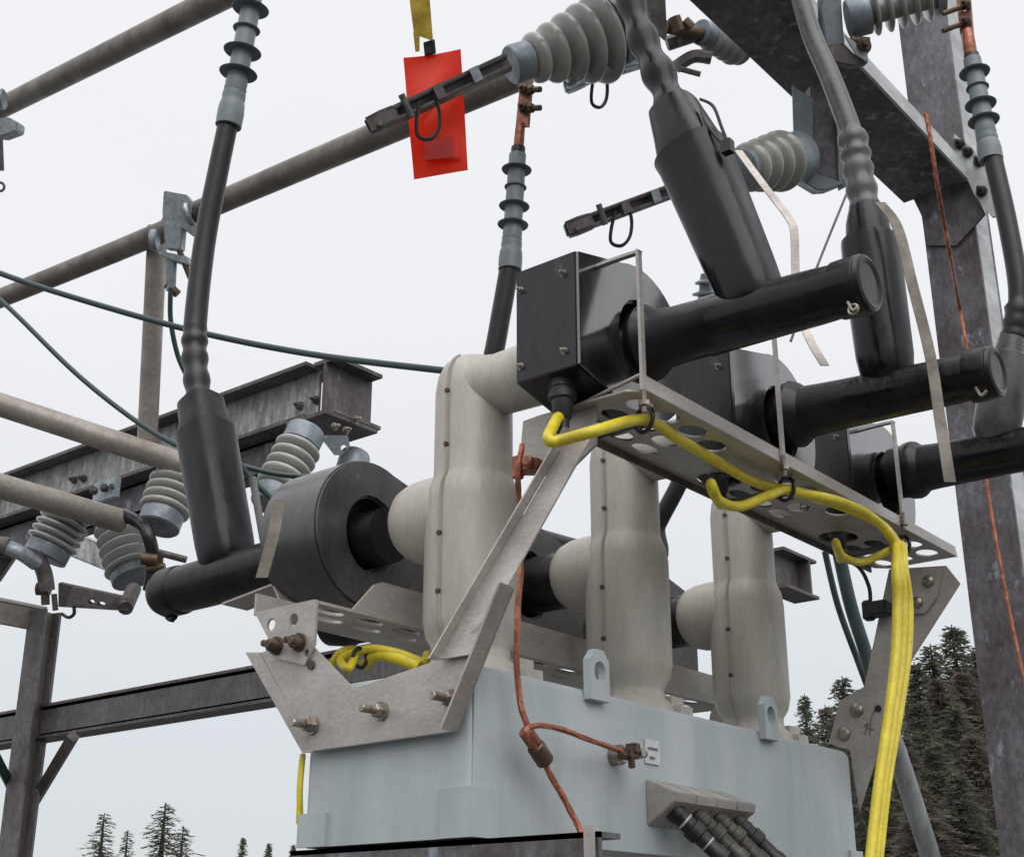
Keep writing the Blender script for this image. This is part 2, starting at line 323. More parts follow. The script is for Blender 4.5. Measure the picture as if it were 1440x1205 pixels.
# connector bank, four stainless wedge housings each with a plug
p0 = onY(907, 1097, TY0); p1 = onY(1022, 1120, TY0); bx0 = p0.x; step = (p1.x-p0.x)/4; zt = p0.z+.002
for k in range(4):
    xa = bx0+step*k+.001; xb = bx0+step*(k+1)-.001
    pr = [(TY0, zt), (TY0-.048, zt-.020), (TY0-.045, zt-.031), (TY0, zt-.060)]
    b = MB(); b.plate([V((xa, y, z)) for y, z in pr], (xb-xa, 0, 0)); hs = b.build('connector_housing', 'stainless', rec, bevel=.0015)
    c0 = V(((xa+xb)/2, TY0-.026, zt-.040)); d = V((.50, -.52, -.69)).normalized()
    b = MB(); b.lathe(c0, d, [(0, .0135), (.010, .0135), (.011, .012), (.03, .012), (.031, .0145), (.045, .0145), (.047, .0115), (.072, .011), (.075, .0128), (.088, .0128), (.09, .0075), (.17, .007)], 16)
    b.build('plug', 'cable' if k in (0, 3) else 'plugbrown', hs)
    b = MB(); b.ring(c0+d*.02, d, .0108, .0022); b.ring(c0+d*.06, d, .0095, .0022); b.build('plug_ring', 'plastic' if k else 'stainless', hs)
# ---- one moulded pole
def make_pole():
    X = XK[0]
    pr = [(.0, .060), (.0, .066), (.030, .066), (.040, .060), (.046, .053), (.062, .052), (.078, .062), (.098, .0665), (.262, .0665), (.282, .064), (.296, .0585), (.306, .0555), (.43, .0555), (.455, .052), (.472, .044), (.482, .032), (.487, .014), (.488, .001)]
    b = MB(); b.lathe((X, YP, ZT), EZ, pr, 48)
    # side flare joining the lower terminal
    o = b.build('pole', 'epoxy', rec, angle=60)
    b = MB(); b.lathe((X, YP+.02, .573), EY, [(0, .060), (.045, .0615), (.070, .060), (.088, .055), (.100, .046), (.108, .034), (.110, .02)], 36)
    b.build('lower_terminal', 'epoxy', o, angle=60)
    b = MB(); b.lathe((X, YP+.01, .752), -EY, [(0, .050), (.03, .050), (.06, .044), (.135, .046), (.155, .052)], 36)
    b.build('upper_elbow', 'epoxy', o, angle=60)
    # mould seam with rivets, on the -X side plus over the top
    for sgn in (-1, 1):
        b = MB(); pts = [V((X+sgn*(r+.0008), YP, ZT+t)) for t, r in pr[3:16]]
        b.tube(pts, .0028, 6); b.build('mould_seam', 'seam', o)
    b = MB(); b.ring((X, YP-.0, .752), EX, .051, .004, 30); b.build('elbow_rib', 'epoxy', o)
    b = MB()
    for z in (.13, .21, .34, .42): b.lathe((X-.0690 if z < .3 else X-.058, YP, ZT+z), -EX, [(-.001, .0042), (.0025, .0035)], 8)
    b.build('seam_screw', 'bronze', o)
    b = MB(); b.box((X+.052, YP-.005, ZT+.026), (.066, .125, .052)); b.build('foot', 'epoxy', o, bevel=.016)
    b = MB(); b.lathe((X+.035, YP+.075, ZT+.075), EX, [(0, .034), (.035, .034), (.048, .028), (.055, .016), (.057, .002)], 24); b.build('side_boss', 'epoxy', o, angle=60)
    return o
pole = make_pole(); pole['label'] = 'nearest beige moulded pole of the three'
for k in (1, 2):
    c = copy_tree(pole, (0, 0, 0), rec, ['', 'middle beige moulded pole', 'farthest beige moulded pole'][k])
    c.location = (XK[k]-XK[0], 0, 0)

# ================================================================== CURRENT SENSORS
def teardrop(cx, cz, R, L, h, s):      # outline in XZ, s = -1 box points to -X
    o = []
    for i in range(29):
        a = math.radians(-112+224*i/28); o.append((cx-s*R*math.cos(a), cz+R*math.sin(a)))
    o += [(cx+s*L, cz+h), (cx+s*L, cz-h)]
    return o
def sensor(k, upper):
    X = XK[k]
    names = ['nearest', 'middle', 'farthest']
    if upper: z, y0, y1, s, R = .748, .900, .995, -1, .110
    else: z, y0, y1, s, R = .577, 1.385, 1.50, 1, .112
    lab = ('black teardrop current sensor above the perforated tray, ' if upper else 'black ring shaped current sensor on the lower left terminal, ')+names[k]+' of three'
    t = thing('current_sensor', (X, (y0+y1)/2, z-R), lab, 'current sensor', 'upper current sensors' if upper else 'lower current sensors')
    ol = teardrop(X, z, R, .140 if upper else .15, .078, s)
    b = MB(); b.plate([V((x, y0, zz)) for x, zz in ol], (0, y1-y0, 0), [(V((X, y0, z)), V((.050, 0, 0)), V((0, 0, .056)))])
    o = b.build('housing', 'ctblack' if upper else 'ctgrey', t, angle=30, bevel=.003)
    b = MB(); b.plate([V((x, y0-.0005, zz)) for x, zz in teardrop(X, z, R*.985, .1385 if upper else .1485, .0765, s)], (0, -.004, 0), [(V((X, y0-.0005, z)), V((.0535, 0, 0)), V((0, 0, .0595)))])
    b.build('front_flange', 'wet' if upper else 'ctgrey', o, angle=30)
    if upper:
        xb = X+s*.140
        for (yy, zz) in ((y0+.018, z+.052), (y0+.018, z-.055), (y1-.008, z+.050), (y1-.008, z-.057)):
            b = MB(); b.hexbolt((xb, yy, zz), (-1, 0, 0), .0036, .004); b.build('screw', 'bolt', t)
        # gland under the sloping face
        c = V((X-.112, (y0+y1)/2-.004, z-.086)); 
        b = MB(); b.lathe(c+V((0, 0, .006)), -EZ, [(0, .018), (.010, .018), (.011, .0165), (.014, .0165), (.015, .018), (.024, .018), (.026, .014), (.048, .012), (.052, .0085), (.068, .008)], 20)
        b.build('cable_gland', 'plastic', t)
    return t
for k in range(3): sensor(k, True); sensor(k, False)

# ================================================================== PERFORATED BRACKETS
NM = ['nearest', 'middle', 'farthest']
# side bracket on the left end of the tank, with both trays, one welded frame
SX = 1.184
br = thing('sensor_bracket', (SX, 1.18, ZB+.1), 'grey stainless frame bolted to the tank with a long perforated tray under the upper sensors', 'bracket')
def sx(x, y, X=SX): return onX(x, y, X)
ol = [sx(*p) for p in ((365, 918), (425, 893), (497, 968), (628, 923), (722, 826), (640, 1028), (440, 1056))]
hl = []
b = MB(); b.plate(ol, (.004, 0, 0)); b.build('end_plate', 'stainless', br, bevel=.0008)
b = MB(); b.plate([sx(345, 917), sx(366, 917), sx(441, 1057), sx(425, 1058)], (.004, 0, 0)); q = b.build('end_plate_lip', 'stainless', br)
b = MB(); A0 = sx(640, 1029); A1 = sx(722, 826); outw = V((-.028, -.004, 0)); b.plate([A0, A1, A1+outw, A0+outw], V((0, .003, .001))); b.build('end_plate_lip', 'stainless', br)
for x, y in ((440, 1020), (537, 1000), (636, 983)):
    b = MB(); b.hexbolt(sx(x, y)-V((.001, 0, 0)), (-1, 0, 0), .0085, .010); b.lathe(sx(x, y)-V((.012, 0, 0)), -EX, [(0, .005), (.022, .005), (.023, .004)], 10); b.build('bolt', 'bolt', br)
# hanger plate of the lower tray
ol = [sx(x, y, SX-.005) for x, y in ((358, 861), (445, 843), (442, 905), (428, 935), (385, 925), (378, 900))]
def hc(x, y, r, X): c = sx(x, y, X); return (c, V((0, r, 0)), V((0, 0, r)))
b = MB(); b.plate(ol, (.004, 0, 0), [hc(381, 878, .008, SX-.005), hc(413, 871, .008, SX-.005), hc(431, 918, .005, SX-.005)] ); b.build('tray_end', 'stainless', br, bevel=.0008)
for x, y in ((389, 908), (421, 903)):
    b = MB(); b.hexbolt(sx(x, y, SX-.006), (-1, 0, 0), .009, .011); b.lathe(sx(x, y, SX-.018), -EX, [(0, .0055), (.016, .0055), (.017, .0045)], 10); b.build('bolt', 'bronze', br)
for x, y, r in ((438, 935, .006),):
    b = MB(); b.lathe(sx(x, y, SX-.001), -EX, [(0, r), (.002, r)], 14); b.build('plug_cap', 'bronze', br)
def tray(y0, y1, z, x0, x1, lip, lipback, sq, name='tray_web', rows=2):
    holes = []
    return holes
# lower tray
z = onX(445, 846, SX).z
ly0, ly1 = onX(445, 843, SX).y+.004, onX(357, 861, SX).y
hs = []
for i in range(13):
    xx = 1.235+i*.075
    for r_ in range(2):
        hs.append((V((xx+(.03 if r_ == 1 else 0), ly0+.026+r_*.034, z)), V((.027, 0, 0)), V((0, .012, 0))))
b = MB(); b.plate([V((SX, ly0, z)), V((2.24, ly0, z)), V((2.24, ly1, z)), V((SX, ly1, z))], (0, 0, .004), hs); b.build('lower_tray_web', 'stainless', br)
b = MB(); b.plate([V((SX+.07, ly0, z+.004)), V((2.24, ly0, z+.004)), V((2.24, ly0, z+.052)), V((SX+.125, ly0, z+.052)), V((SX+.11, ly0, z+.046))], (0, .004, 0)); b.build('lower_tray_lip', 'stainless', br)
b = MB(); b.plate([V((SX, ly1-.004, z+.004)), V((2.24, ly1-.004, z+.004)), V((2.24, ly1-.004, z+.03)), V((SX, ly1-.004, z+.03))], (0, .004, 0)); b.build('lower_tray_lip', 'stainless', br)
# small hooked bracket left of the ring sensor
b = MB(); pts = [onX(332, 852, 1.30), onX(400, 825, 1.30), onX(410, 838, 1.30)]
b.ribbon([onX(330, 853, 1.32), onX(398, 827, 1.32), onX(402, 828, 1.32), onX(412, 850, 1.32)], V((.05, 0, 0)), .003); b.build('support_clip', 'stainless', br)
# upper tray
z = .640; uy0, uy1 = .842, .985; ux0, ux1 = 1.285, 2.26
hs = []
for k in range(3):
    X = XK[k]-.105
    if k: hs.append((V((X, uy0+.105, z)), V((.040, 0, 0)), V((0, .030, 0))))
    for dx, dy, a, c in ((.062, .032, .022, .015), (.070, .075, .024, .015), (.118, .028, .024, .015), (.125, .070, .024, .015), (.075, .115, .024, .013), (.135, .112, .024, .013), (.182, .030, .026, .017), (.190, .078, .024, .016), (.198, .116, .026, .013), (.245, .040, .026, .018)):
        hs.append((V((X+dx, uy0+dy, z)), V((a, 0, 0)), V((0, c, 0))))
hs = [h for h in hs if h[0].x+.035 < ux1 and h[0].x-.035 > ux0]
b = MB(); b.plate([V((ux0, uy0+.02, z)), V((ux0+.02, uy0, z)), V((ux1+.0, uy0, z)), V((ux1, uy1-.02, z)), V((ux1-.02, uy1, z)), V((ux0+.06, uy1, z)), V((ux0, uy1-.02, z))], (0, 0, .003), hs); b.build('upper_tray_web', 'stainless', br)
b = MB(); b.plate([V((ux0, uy0-.003, z-.001)), V((ux1, uy0-.003, z-.001)), V((ux1-.006, uy0-.003, z+.017)), V((ux0, uy0-.003, z+.019))], (0, .003, 0)); b.build('upper_tray_lip', 'stainless', br, bevel=.0006)
b = MB(); b.plate([V((ux0+.05, uy1, z-.010)), V((ux1-.03, uy1, z-.010)), V((ux1-.03, uy1, z+.003)), V((ux0+.05, uy1, z+.003))], (0, .003, 0)); b.build('upper_tray_lip', 'dark', br)
# left end of the tray folds down into the gusset
b = MB(); b.plate([onX(735, 592, 1.30), onX(760, 583, 1.30), onX(800, 572, 1.30), onX(838, 560, 1.30), onX(838, 625, 1.30), onX(795, 668, 1.30), onX(728, 668, 1.30)], (.004, 0, 0)); b.build('gusset', 'stainless', br, bevel=.0008)
b = MB(); b.plate([V((ux0, uy0, z+.016)), V((ux0+.006, uy0, z+.016)), V((1.30, uy1, z-.002)), V((1.294, uy1+.01, z-.006))], (0, 0, .003)); b.build('fold', 'stainless', br)
b = MB(); c = onX(783, 645, 1.296); b.lathe(c, -EX, [(0, .011), (.008, .011), (.010, .009)], 16); b.build('plug_cap', 'bronze', br)
# strap from tray down to the end plate (angle bar)
def bar(P, Q, w1, w2, th, nm, m, par, bev=.0008):
    P = V(P); Q = V(Q); b = MB(); b.plate([P-w1/2, P+w1/2, Q+w2/2, Q-w2/2], th); return b.build(nm, m, par, bevel=bev)
S0 = onX(826, 600, 1.275); S1 = onX(640, 925, 1.178)
wv = V((0, -.040, .012))
bar(S0, S1, V((0, -.042, .0)), V((0, -.047, .0)), V((-.003, 0, 0)), 'strut', 'stainless', br)
b = MB(); b.plate([S0+V((-.003, .021, 0)), S1+V((-.003, .0235, 0)), S1+V((-.018, .0235, 0)), S0+V((-.018, .021, 0))], (0, .003, 0)); b.build('strut_lip', 'stainless', br)
# right end plate of the frame
RX = 2.19
ol = [onX(*p, RX) for p in ((1250, 800), (1330, 795), (1350, 820), (1283, 925), (1250, 1010), (1208, 1140), (1195, 1055), (1165, 1045), (1180, 985), (1215, 965))]
rp = MB(); rp.plate(ol, (.004, 0, 0)); rp.build('end_plate', 'stainless', br, bevel=.0008)
b = MB(); b.plate([onX(1255, 800, RX-.006), onX(1325, 798, RX-.006), onX(1317, 840, RX-.006), onX(1300, 862, RX-.006), onX(1258, 865, RX-.006)], (.004, 0, 0)); b.build('joint_plate', 'stainless', br, bevel=.0008)
for x, y, r in ((1290, 847, .010), (1306, 817, .010), (1205, 998, .012), (1187, 1031, .012)):
    b = MB(); b.lathe(onX(x, y, RX-.0065 if x > 1250 else RX-.0005), -EX, [(0, r), (.004, r*.95), (.007, r*.6), (.008, r*.2)], 18); b.build('round_bolt', 'bolt', br)
b = MB(); b.lathe(onX(1235, 996, RX-.0003), -EX, [(0, .006), (.0015, .006)], 14); b.build('hole_plug', 'plastic', br)
b = MB(); o_ = onX(1224, 1022, RX-.001)
for a, c_ in (((-8, 12), (-3, -4)), ((-3, -4), (-9, 0)), ((-9, 0), (6, 6)), ((1, -12), (-1, 14)), ((1, -12), (7, -24)), ((7, -24), (3, -16))):
    b.tube([onX(1224+a[0], 1020+a[1], RX-.001), onX(1224+c_[0], 1020+c_[1], RX-.001)], .0008, 5)
b.build('marker_scribble', 'ink', br)
# black clamp block beside right plate
b = MB(); c = onX(1237, 856, RX-.02); b.box(c, (.03, .035, .025)); b.box(c+V((0, .02, .0)), (.02, .018, .034)); b.build('sensor_plug', 'plastic', br, bevel=.003)
# hold-down rods over the sensors
for k, (x, yt, yb, xt) in enumerate(((903, 357, 549, 850), (1099, 470, 642, 1045), (1267, 600, 722, 1215))):
    yy = .836
    Pb = onY(x+2, yb, yy); Pt = V((Pb.x, yy, onY(x-2, yt, yy).z))
    h = thing('hold_down_rod', Pb, 'grey metal hold down rod standing in front of the %s upper current sensor' % NM[k], 'rod', 'hold down rods on the perforated tray')
    b = MB(); b.ribbon(spline([Pb, Pb.lerp(Pt, .5), Pt-V((0, 0, .006)), Pt+V((0, .004, 0)), Pt+V((-.004, .06, -.002)), Pt+V((-.006, .12, -.008))], 5), V((.0085, 0, 0)), .004)
    b.build('rod', 'stainless', h)
    b = MB(); b.lathe(Pb+V((0, 0, -.028)), EZ, [(0, .0035), (.03, .0035)], 8); b.lathe(Pb+V((0, 0, -.02)), EZ, [(0, .008), (.006, .008)], 6); b.build('nut', 'bolt', h)

# ================================================================== ELBOW CONNECTORS, CABLES
def px_lathe(b, A, B, prof, n=28, sq=0):          # profile (fraction, radius in photo px at that point)
    A = V(A); B = V(B); b.seg(A, B, [(t, mpx(A.lerp(B, min(1, max(0, t))), r)) for t, r in prof], n, True, sq)
    return b
def elbow(X, lab, arm, body, armprof=None, bodyprof=None, group=None, m='rubber', bn=28, am=None):
    (a0, a1), (t0, t1) = arm, body
    e_ = thing('elbow_connector', a0, lab, 'cable elbow', group)
    b = MB(); px_lathe(b, a0, a1, armprof); b.build('arm', am or m, e_, angle=32)
    b = MB(); px_lathe(b, t0, t1, bodyprof, 44, 2.9 if bn < 12 else 2.2); ob = b.build('body', m, e_, angle=35)
    return e_
# phase 0 upper
armp = [(-.3, 34), (-.06, 34), (-.03, 44), (.0, 52), (.035, 55), (.06, 50), (.09, 43), (.16, 41), (.3, 41), (.31, 42.5), (.60, 41), (.80, 40), (.875, 39), (.88, 42), (.93, 43), (.975, 43), (1.0, 36)]
A0, A1 = onX(905, 484, XK[0]), onX(1222, 398, XK[0])
e0 = elbow(XK[0], 'large black elbow connector with its body leaning up left, nearest upper one', (A0, A1), (onX(1066, 436, XK[0]), onX(946, 150, XK[0])),
    armp, [(-.06, 24), (0, 42), (.06, 47), (.14, 48.5), (.2, 49.5), (.70, 54), (.735, 56), (.737, 49), (.78, 48), (.84, 44), (.97, 37), (.985, 36), (.99, 31), (1.0, 30)], 'upper elbow connectors', bn=10)
b = MB(); q = A1; d = (A1-A0).normalized(); b.ring(q+d*-.004, d, .030, .0065, 28); b.build('end_ring', 'rubber', e0)
b = MB(); b.lathe(q-d*.012, d, [(0, .024), (.008, .024), (.010, .018)], 20); b.build('end_plug', 'plastic', e0)
b = MB(); c = onX(1200, 435, XK[0]-.045); b.ring(c, EX, .006, .0013); b.tube(spline([onX(1192, 425, XK[0]-.044), onX(1200, 437, XK[0]-.047), onX(1206, 430, XK[0]-.045)], 6), .0018, 6); b.build('pull_eye', 'bolt', e0)
# vent eye and little wires on the body
b = MB(); b.tube(spline([onX(985, 140, XK[0]-.02), onX(1003, 150, XK[0]-.03), onX(1015, 180, XK[0]-.03), onX(1025, 205, XK[0]-.03)], 6), .0022, 6)
b.tube(spline([onX(985, 150, XK[0]-.02), onX(992, 172, XK[0]-.03), onX(1010, 196, XK[0]-.03), onX(1022, 205, XK[0]-.03)], 6), .0022, 6)
b.box(onX(1023, 207, XK[0]-.03), (.012, .014, .018)); b.build('drain_wire', 'plastic', e0)
# phase 1 upper
A0, A1 = onX(1112, 584, XK[1]), onX(1402, 522, XK[1])
armp1 = [(-.3, 30), (-.08, 31), (-.03, 40), (.0, 46), (.035, 48), (.06, 44), (.09, 37), (.16, 36), (.3, 35), (.60, 34), (.80, 34), (.875, 33), (.88, 38), (.93, 39), (.975, 38), (1.0, 30)]
e1 = elbow(XK[1], 'black elbow connector with an upright body and grey cable, second upper one', (A0, A1), (onX(1250, 545, XK[1]), onX(1216, 290, XK[1])),
    armp1, [(-.06, 14), (0, 30), (.08, 39), (.16, 42), (.6, 43), (.78, 42), (.80, 41), (.805, 34), (.9, 31), (.96, 26), (1.0, 22)], 'upper elbow connectors')
d = (A1-A0).normalized(); b = MB(); b.ring(A1-d*.004, d, .030, .0065, 28); b.build('end_ring', 'rubber', e1)
b = MB(); b.tube(spline([onX(1372, 545, XK[1]-.04), onX(1380, 556, XK[1]-.045), onX(1388, 549, XK[1]-.045)], 6), .002, 6); b.build('pull_eye', 'bolt', e1)
# phase 2 upper
A0, A1 = onX(1280, 662, XK[2]), onX(1530, 615, XK[2])
armp2 = [(-.3, 28), (-.11, 28), (-.10, 36), (-.03, 37), (.0, 40), (.035, 41), (.06, 39), (.09, 33), (.16, 32), (.3, 31.5), (.60, 31), (.80, 32), (.9, 36), (1.0, 34)]
e2 = elbow(XK[2], 'dusty dark elbow connector at the right edge, farthest upper one', (A0, A1), (onX(1398, 625, XK[2]), onX(1424, 470, XK[2])),
    armp2, [(-.06, 14), (0, 24), (.1, 34), (.5, 36), (.8, 30), (.83, 22), (1.0, 18)], 'upper elbow connectors', 'greycable', am='rubber')
# cables
def cable_thing(lab, base, grp='power cables'): return thing('power_cable', base, lab, 'cable', grp)
def wob(a, b_, k, ph=0): return lambda t: a+(b_-a)*t
p0c = onX(946, 152, XK[0]); c0 = cable_thing('thick black taped cable rising left from the nearest upper elbow', p0c)
path = spline([onX(948, 158, XK[0]), onX(930, 112, XK[0]), onX(906, 60, XK[0]), onX(888, 5, XK[0]), onX(870, -60, XK[0])], 14)
b = MB(); b.tube(path, 0, 20, rfun=lambda t: mpx(p0c, 24-5*t+3.6*math.sin(t*27)*(1-.4*t))); b.build('cable', 'greycable' if 0 else 'rubber', c0, angle=60)
p1c = onX(1216, 292, XK[1]); c1 = cable_thing('smooth grey cable rising left from the second upper elbow', p1c)
path = spline([onX(1217, 296, XK[1]), onX(1206, 236, XK[1]), onX(1196, 186, XK[1]), onX(1168, 110, XK[1]), onX(1142, 50, XK[1]), onX(1124, -10, XK[1]), onX(1110, -70, XK[1])], 14)
b = MB(); b.tube(path, 0, 20, rfun=lambda t: mpx(p1c, (21+1.6*math.sin(t*90) if t < .33 else 17-3*t))); b.build('cable', 'greycable', c1, angle=60)

def termination(A, B, par, rs=1.0, shedr=25, bodyr=15):
    """grey silicone termination: A = cable end (bottom), B = top"""
    A = V(A); B = V(B); pr = [(0, bodyr*1.10), (.0, bodyr*1.18), (.10, bodyr*1.2), (.16, bodyr*1.12), (.18, bodyr*1.0), (.2, bodyr*1.06), (.235, bodyr*1.04), (.24, bodyr*.97), (.27, bodyr*1.03), (.275, bodyr*.95), (.31, bodyr*1.0), (.34, bodyr*.95), (1.0, bodyr*.86)]
    b = MB(); px_lathe(b, A, B, pr, 24); t = b.build('termination', 'silicone', par)
    for f, k in ((.40, 1), (.56, .99), (.72, .72), (.88, .97)):
        c = A.lerp(B, f); r = mpx(c, shedr*k); r0 = mpx(c, bodyr*.88)
        d = (B-A).normalized(); b = MB(); b.lathe(c-d*r*.16, d, [(0, r*.97), (.0015, r), (r*.16, r*.72), (r*.34, r0)], 26); b.build('shed', 'shed', t)
    return t
# left phase-0 lower elbow: arm runs left, body rises, cable and termination above
XL = XK[0]
A0, A1 = onX(548, 752, XL), onX(228, 836, XL)
ar = [(0, 40), (.05, 40), (.3, 39), (.42, 36), (.6, 35), (.78, 34), (.9, 33), (.905, 35), (.97, 35), (1.0, 29)]
el = elbow(XL, 'black elbow connector at left with a tall leaning body, nearest lower one', (A0, A1), (onX(322, 800, XL), onX(281, 560, XL)),
    ar, [(-.05, 20), (0, 33), (.07, 39), (.15, 40), (.45, 40), (.77, 41), (.785, 41), (.787, 37), (.80, 37), (.86, 33), (.975, 31.5), (.98, 26), (1.0, 25)], 'lower elbow connectors', bn=10)
b = MB(); c = onX(238, 862, XL); b.plate([c+V((0, .012, .02)), c+V((0, -.014, .02)), c+V((0, -.010, -.008)), c+V((0, .0, -.014)), c+V((0, .010, -.008))], (.01, 0, 0), [(c, V((0, .004, 0)), V((0, 0, .004)))]); b.build('pull_eye', 'rubber', el)
b = MB(); b.tube([onX(355, 672, XL-.03), onX(372, 768, XL-.03)], .006, 8); b.build('drain_tube', 'greycable', el)
cl = cable_thing('black cable rising from the left elbow to a grey shedded termination at the top edge', onX(275, 552, XL))
path = spline([onX(280, 566, XL), onX(274, 500, XL), onX(276, 440, XL), onX(288, 340, XL), onX(305, 250, XL), onX(322, 168, XL)], 12)
b = MB(); b.tube(path, 0, 20, rfun=lambda t: mpx(onX(280, 450, XL), (17.5+1.6*math.sin(t*75) if t < .34 else 16.3-1.6*(t-.34)*1.5))); b.build('cable', 'cable', cl, angle=60)
termination(onX(321, 178, XL), onX(357, -12, XL), cl, shedr=27, bodyr=15.5)
# termination above the middle phase (copper lug to the switch)
XT = XK[1]
cm = cable_thing('black cable behind the nearest sensor ending in a grey shedded termination with copper lug', onX(690, 520, XT))
path = spline([onX(640, 770, XT), onX(660, 640, XT), onX(692, 508, XT), onX(705, 440, XT), onX(717, 372, XT)], 10)
b = MB(); b.tube(path, mpx(onX(700, 450, XT), 14), 18); b.build('cable', 'cable', cm, angle=60)
termination(onX(717, 380, XT), onX(728, 218, XT), cm, shedr=22, bodyr=14)
b = MB(); b.tube([onX(728, 219, XT), onX(729, 208, XT)], mpx(onX(728, 210, XT), 10), 16); b.build('collar', 'plastic', cm)
b = MB(); px_lathe(b, onX(729, 210, XT), onX(732, 175, XT), [(0, 7), (.1, 7.5), (.8, 7), (1, 6)], 14)
b.plate([onX(725, 178, XT), onX(742, 178, XT), onX(747, 122, XT), onX(731, 120, XT)], (.006, 0, 0)); b.build('copper_lug', 'copper', cm)
for y in (127, 153):
    b = MB(); P = onX(738, y, XT-.006); Q = onX(760, y-1, XT-.004); b.cyl(P, Q, .006, n=8); b.hexbolt(P, (-1, 0, 0), .0095, .008); b.lathe(P.lerp(Q, .3), Q-P, [(0, .009), (.009, .009)], 6); b.build('bolt', 'bronze', cm)
# right edge termination, phase 2
XR = XK[2]
cr_ = cable_thing('dark cable at the right edge ending in a grey shedded termination with copper lug', onX(1425, 480, XR))
path = spline([onX(1425, 475, XR), onX(1432, 410, XR), onX(1418, 320, XR), onX(1395, 218, XR)], 10)
b = MB(); b.tube(path, 0, 18, rfun=lambda t: mpx(onX(1420, 350, XR), 17+1.3*math.sin(t*60) if t < .25 else 13.5)); b.build('cable', 'cable', cr_, angle=60)
termination(onX(1394, 226, XR), onX(1367, 84, XR), cr_, shedr=22, bodyr=14)
b = MB(); b.tube([onX(1369, 90, XR), onX(1366, 78, XR)], mpx(onX(1368, 84, XR), 10.5), 16); b.build('collar', 'plastic', cr_)
b = MB(); px_lathe(b, onX(1366, 82, XR), onX(1360, 42, XR), [(0, 8), (.3, 9), (.9, 8), (1, 6)], 14)
b.plate([onX(1350, 48, XR), onX(1368, 50, XR), onX(1362, -20, XR), onX(1343, -20, XR)], (.008, 0, 0), [(onX(1357, 12, XR), V((0, .006, 0)), V((0, 0, .006)))]); b.build('copper_lug', 'copper', cr_)
for y in (8, 32):
    b = MB(); b.hexbolt(onX(1358, y, XR-.002), (-1, 0, 0), .008, .008); b.cyl(onX(1358, y, XR-.002), onX(1326, y+12, XR-.03), .005, n=8); b.build('bolt', 'bronze', cr_)

# rear lower elbows on the middle and farthest poles
for k in (1, 2):
    X = XK[k]; z = .573
    a0 = V((X, YP+.10, z)); a1 = V((X, 1.86, z))
    ee = thing('elbow_connector', a0, ['', 'black elbow connector partly hidden between the nearest and middle poles', 'black elbow connector partly hidden between the middle and farthest poles'][k], 'cable elbow', 'lower elbow connectors')
    b = MB(); b.seg(a0, a1, [(0, .047), (.3, .046), (.45, .042), (.9, .041), (.91, .044), (1, .036)], 24); b.build('arm', 'rubber', ee)
    b = MB(); T0 = V((X, 1.70, z)); T1 = (V((X, 1.80, .88)) if k == 2 else onX(640, 770, XT)+V((0, 0, 0)));
    if k == 1: T1 = V((X, 1.78, .85))
    b.seg(T0, T1, [(0, .036), (.15, .046), (.72, .047), (.73, .04), (1, .034)], 20); b.build('body', 'rubber', ee)
# cable of farthest phase seen between middle pole and tray
cf = cable_thing('short length of black cable visible between the middle pole and the tray', onX(925, 745, 2.13))
b = MB(); b.tube(spline([V((2.13, 1.80, .86)), onX(905, 790, 2.2), onX(925, 738, 2.2), onX(955, 680, 2.2), onX(985, 610, 2.2)], 8), .017, 16); b.build('cable', 'cable', cf, angle=60)

# ================================================================== STRAPS
def strap(lab, pts, wpx, m='strap', tw=None):
    P = spline(pts, 6); wv = RT*mpx(P[0], wpx)
    b = MB(); b.ribbon(P, wv, .0018); return tag(b.build('strap', m), lab, 'strap', 'hanging straps')
strap('cream strap hanging from the lower left elbow beside the ring sensor', [onX(392, 703, 1.235), onX(386, 745, 1.235), onX(368, 812, 1.235)], 17)
strap('long cream strap looping behind the second upper elbow and hanging over its arm', [onX(1237, 285, 1.70), onX(1262, 320, 1.70), onX(1283, 400, 1.70), onX(1308, 500, 1.71), onX(1322, 590, 1.71), onX(1336, 678, 1.71)], 15)
strap('pale strap bent behind the nearest upper elbow above its arm', [onX(1038, 212, 1.45), onX(1075, 262, 1.45), onX(1110, 308, 1.45), onX(1117, 330, 1.45), onX(1119, 388, 1.45), onX(1125, 440, 1.45), onX(1140, 480, 1.45), onX(1160, 514, 1.45)], 11, 'stainless')
# ================================================================== YELLOW CABLES
def ptube(name, lab, cat, pts, rpx, m, grp=None, sub=8, n=10, twist=None):
    P = spline(pts, sub); b = MB(); b.tube(P, mpx(P[len(P)//2], rpx), n, twist=twist); o = b.build(name, m, angle=60); return tag(o, lab, cat, grp)
U = lambda x, y, z=.622: onZ(x, y, z)
G0 = V((XK[0]-.112, .9435, .600))
gk = lambda k: V((XK[k]-.112, .9435, .600))
dn = lambda x, y, o=0: onY(x+o, y, .80)
P_ = [G0+V((0, 0, .02)), onY(784, 588, .943), onY(776, 603, .940), onY(771, 614, .935), onY(776, 621, .93), onY(790, 619, .92), onY(830, 608, .88), U(905, 590), U(950, 615), U(1010, 650), U(1060, 677), U(1110, 690), U(1180, 705), U(1230, 730), U(1258, 765, .60)]
tail = lambda o: [dn(1266, 800, o), dn(1270, 850, o*1.4), dn(1268, 920, o*1.4), dn(1256, 1010, o*1.2), dn(1242, 1100, o), dn(1230, 1205, o), dn(1222, 1280, o)]
ptube('sensor_cable', 'bright yellow cable running from the nearest sensor gland along the whole tray', 'cable', P_+tail(-6), 7.2, 'yellow', 'yellow sensor cables')
P_ = [gk(1), U(1000, 680, .585), U(1010, 703, .57), U(1040, 712, .575), U(1080, 697, .60), U(1108, 688), U(1150, 700, .624), U(1200, 718), U(1240, 738), U(1262, 766, .60)]
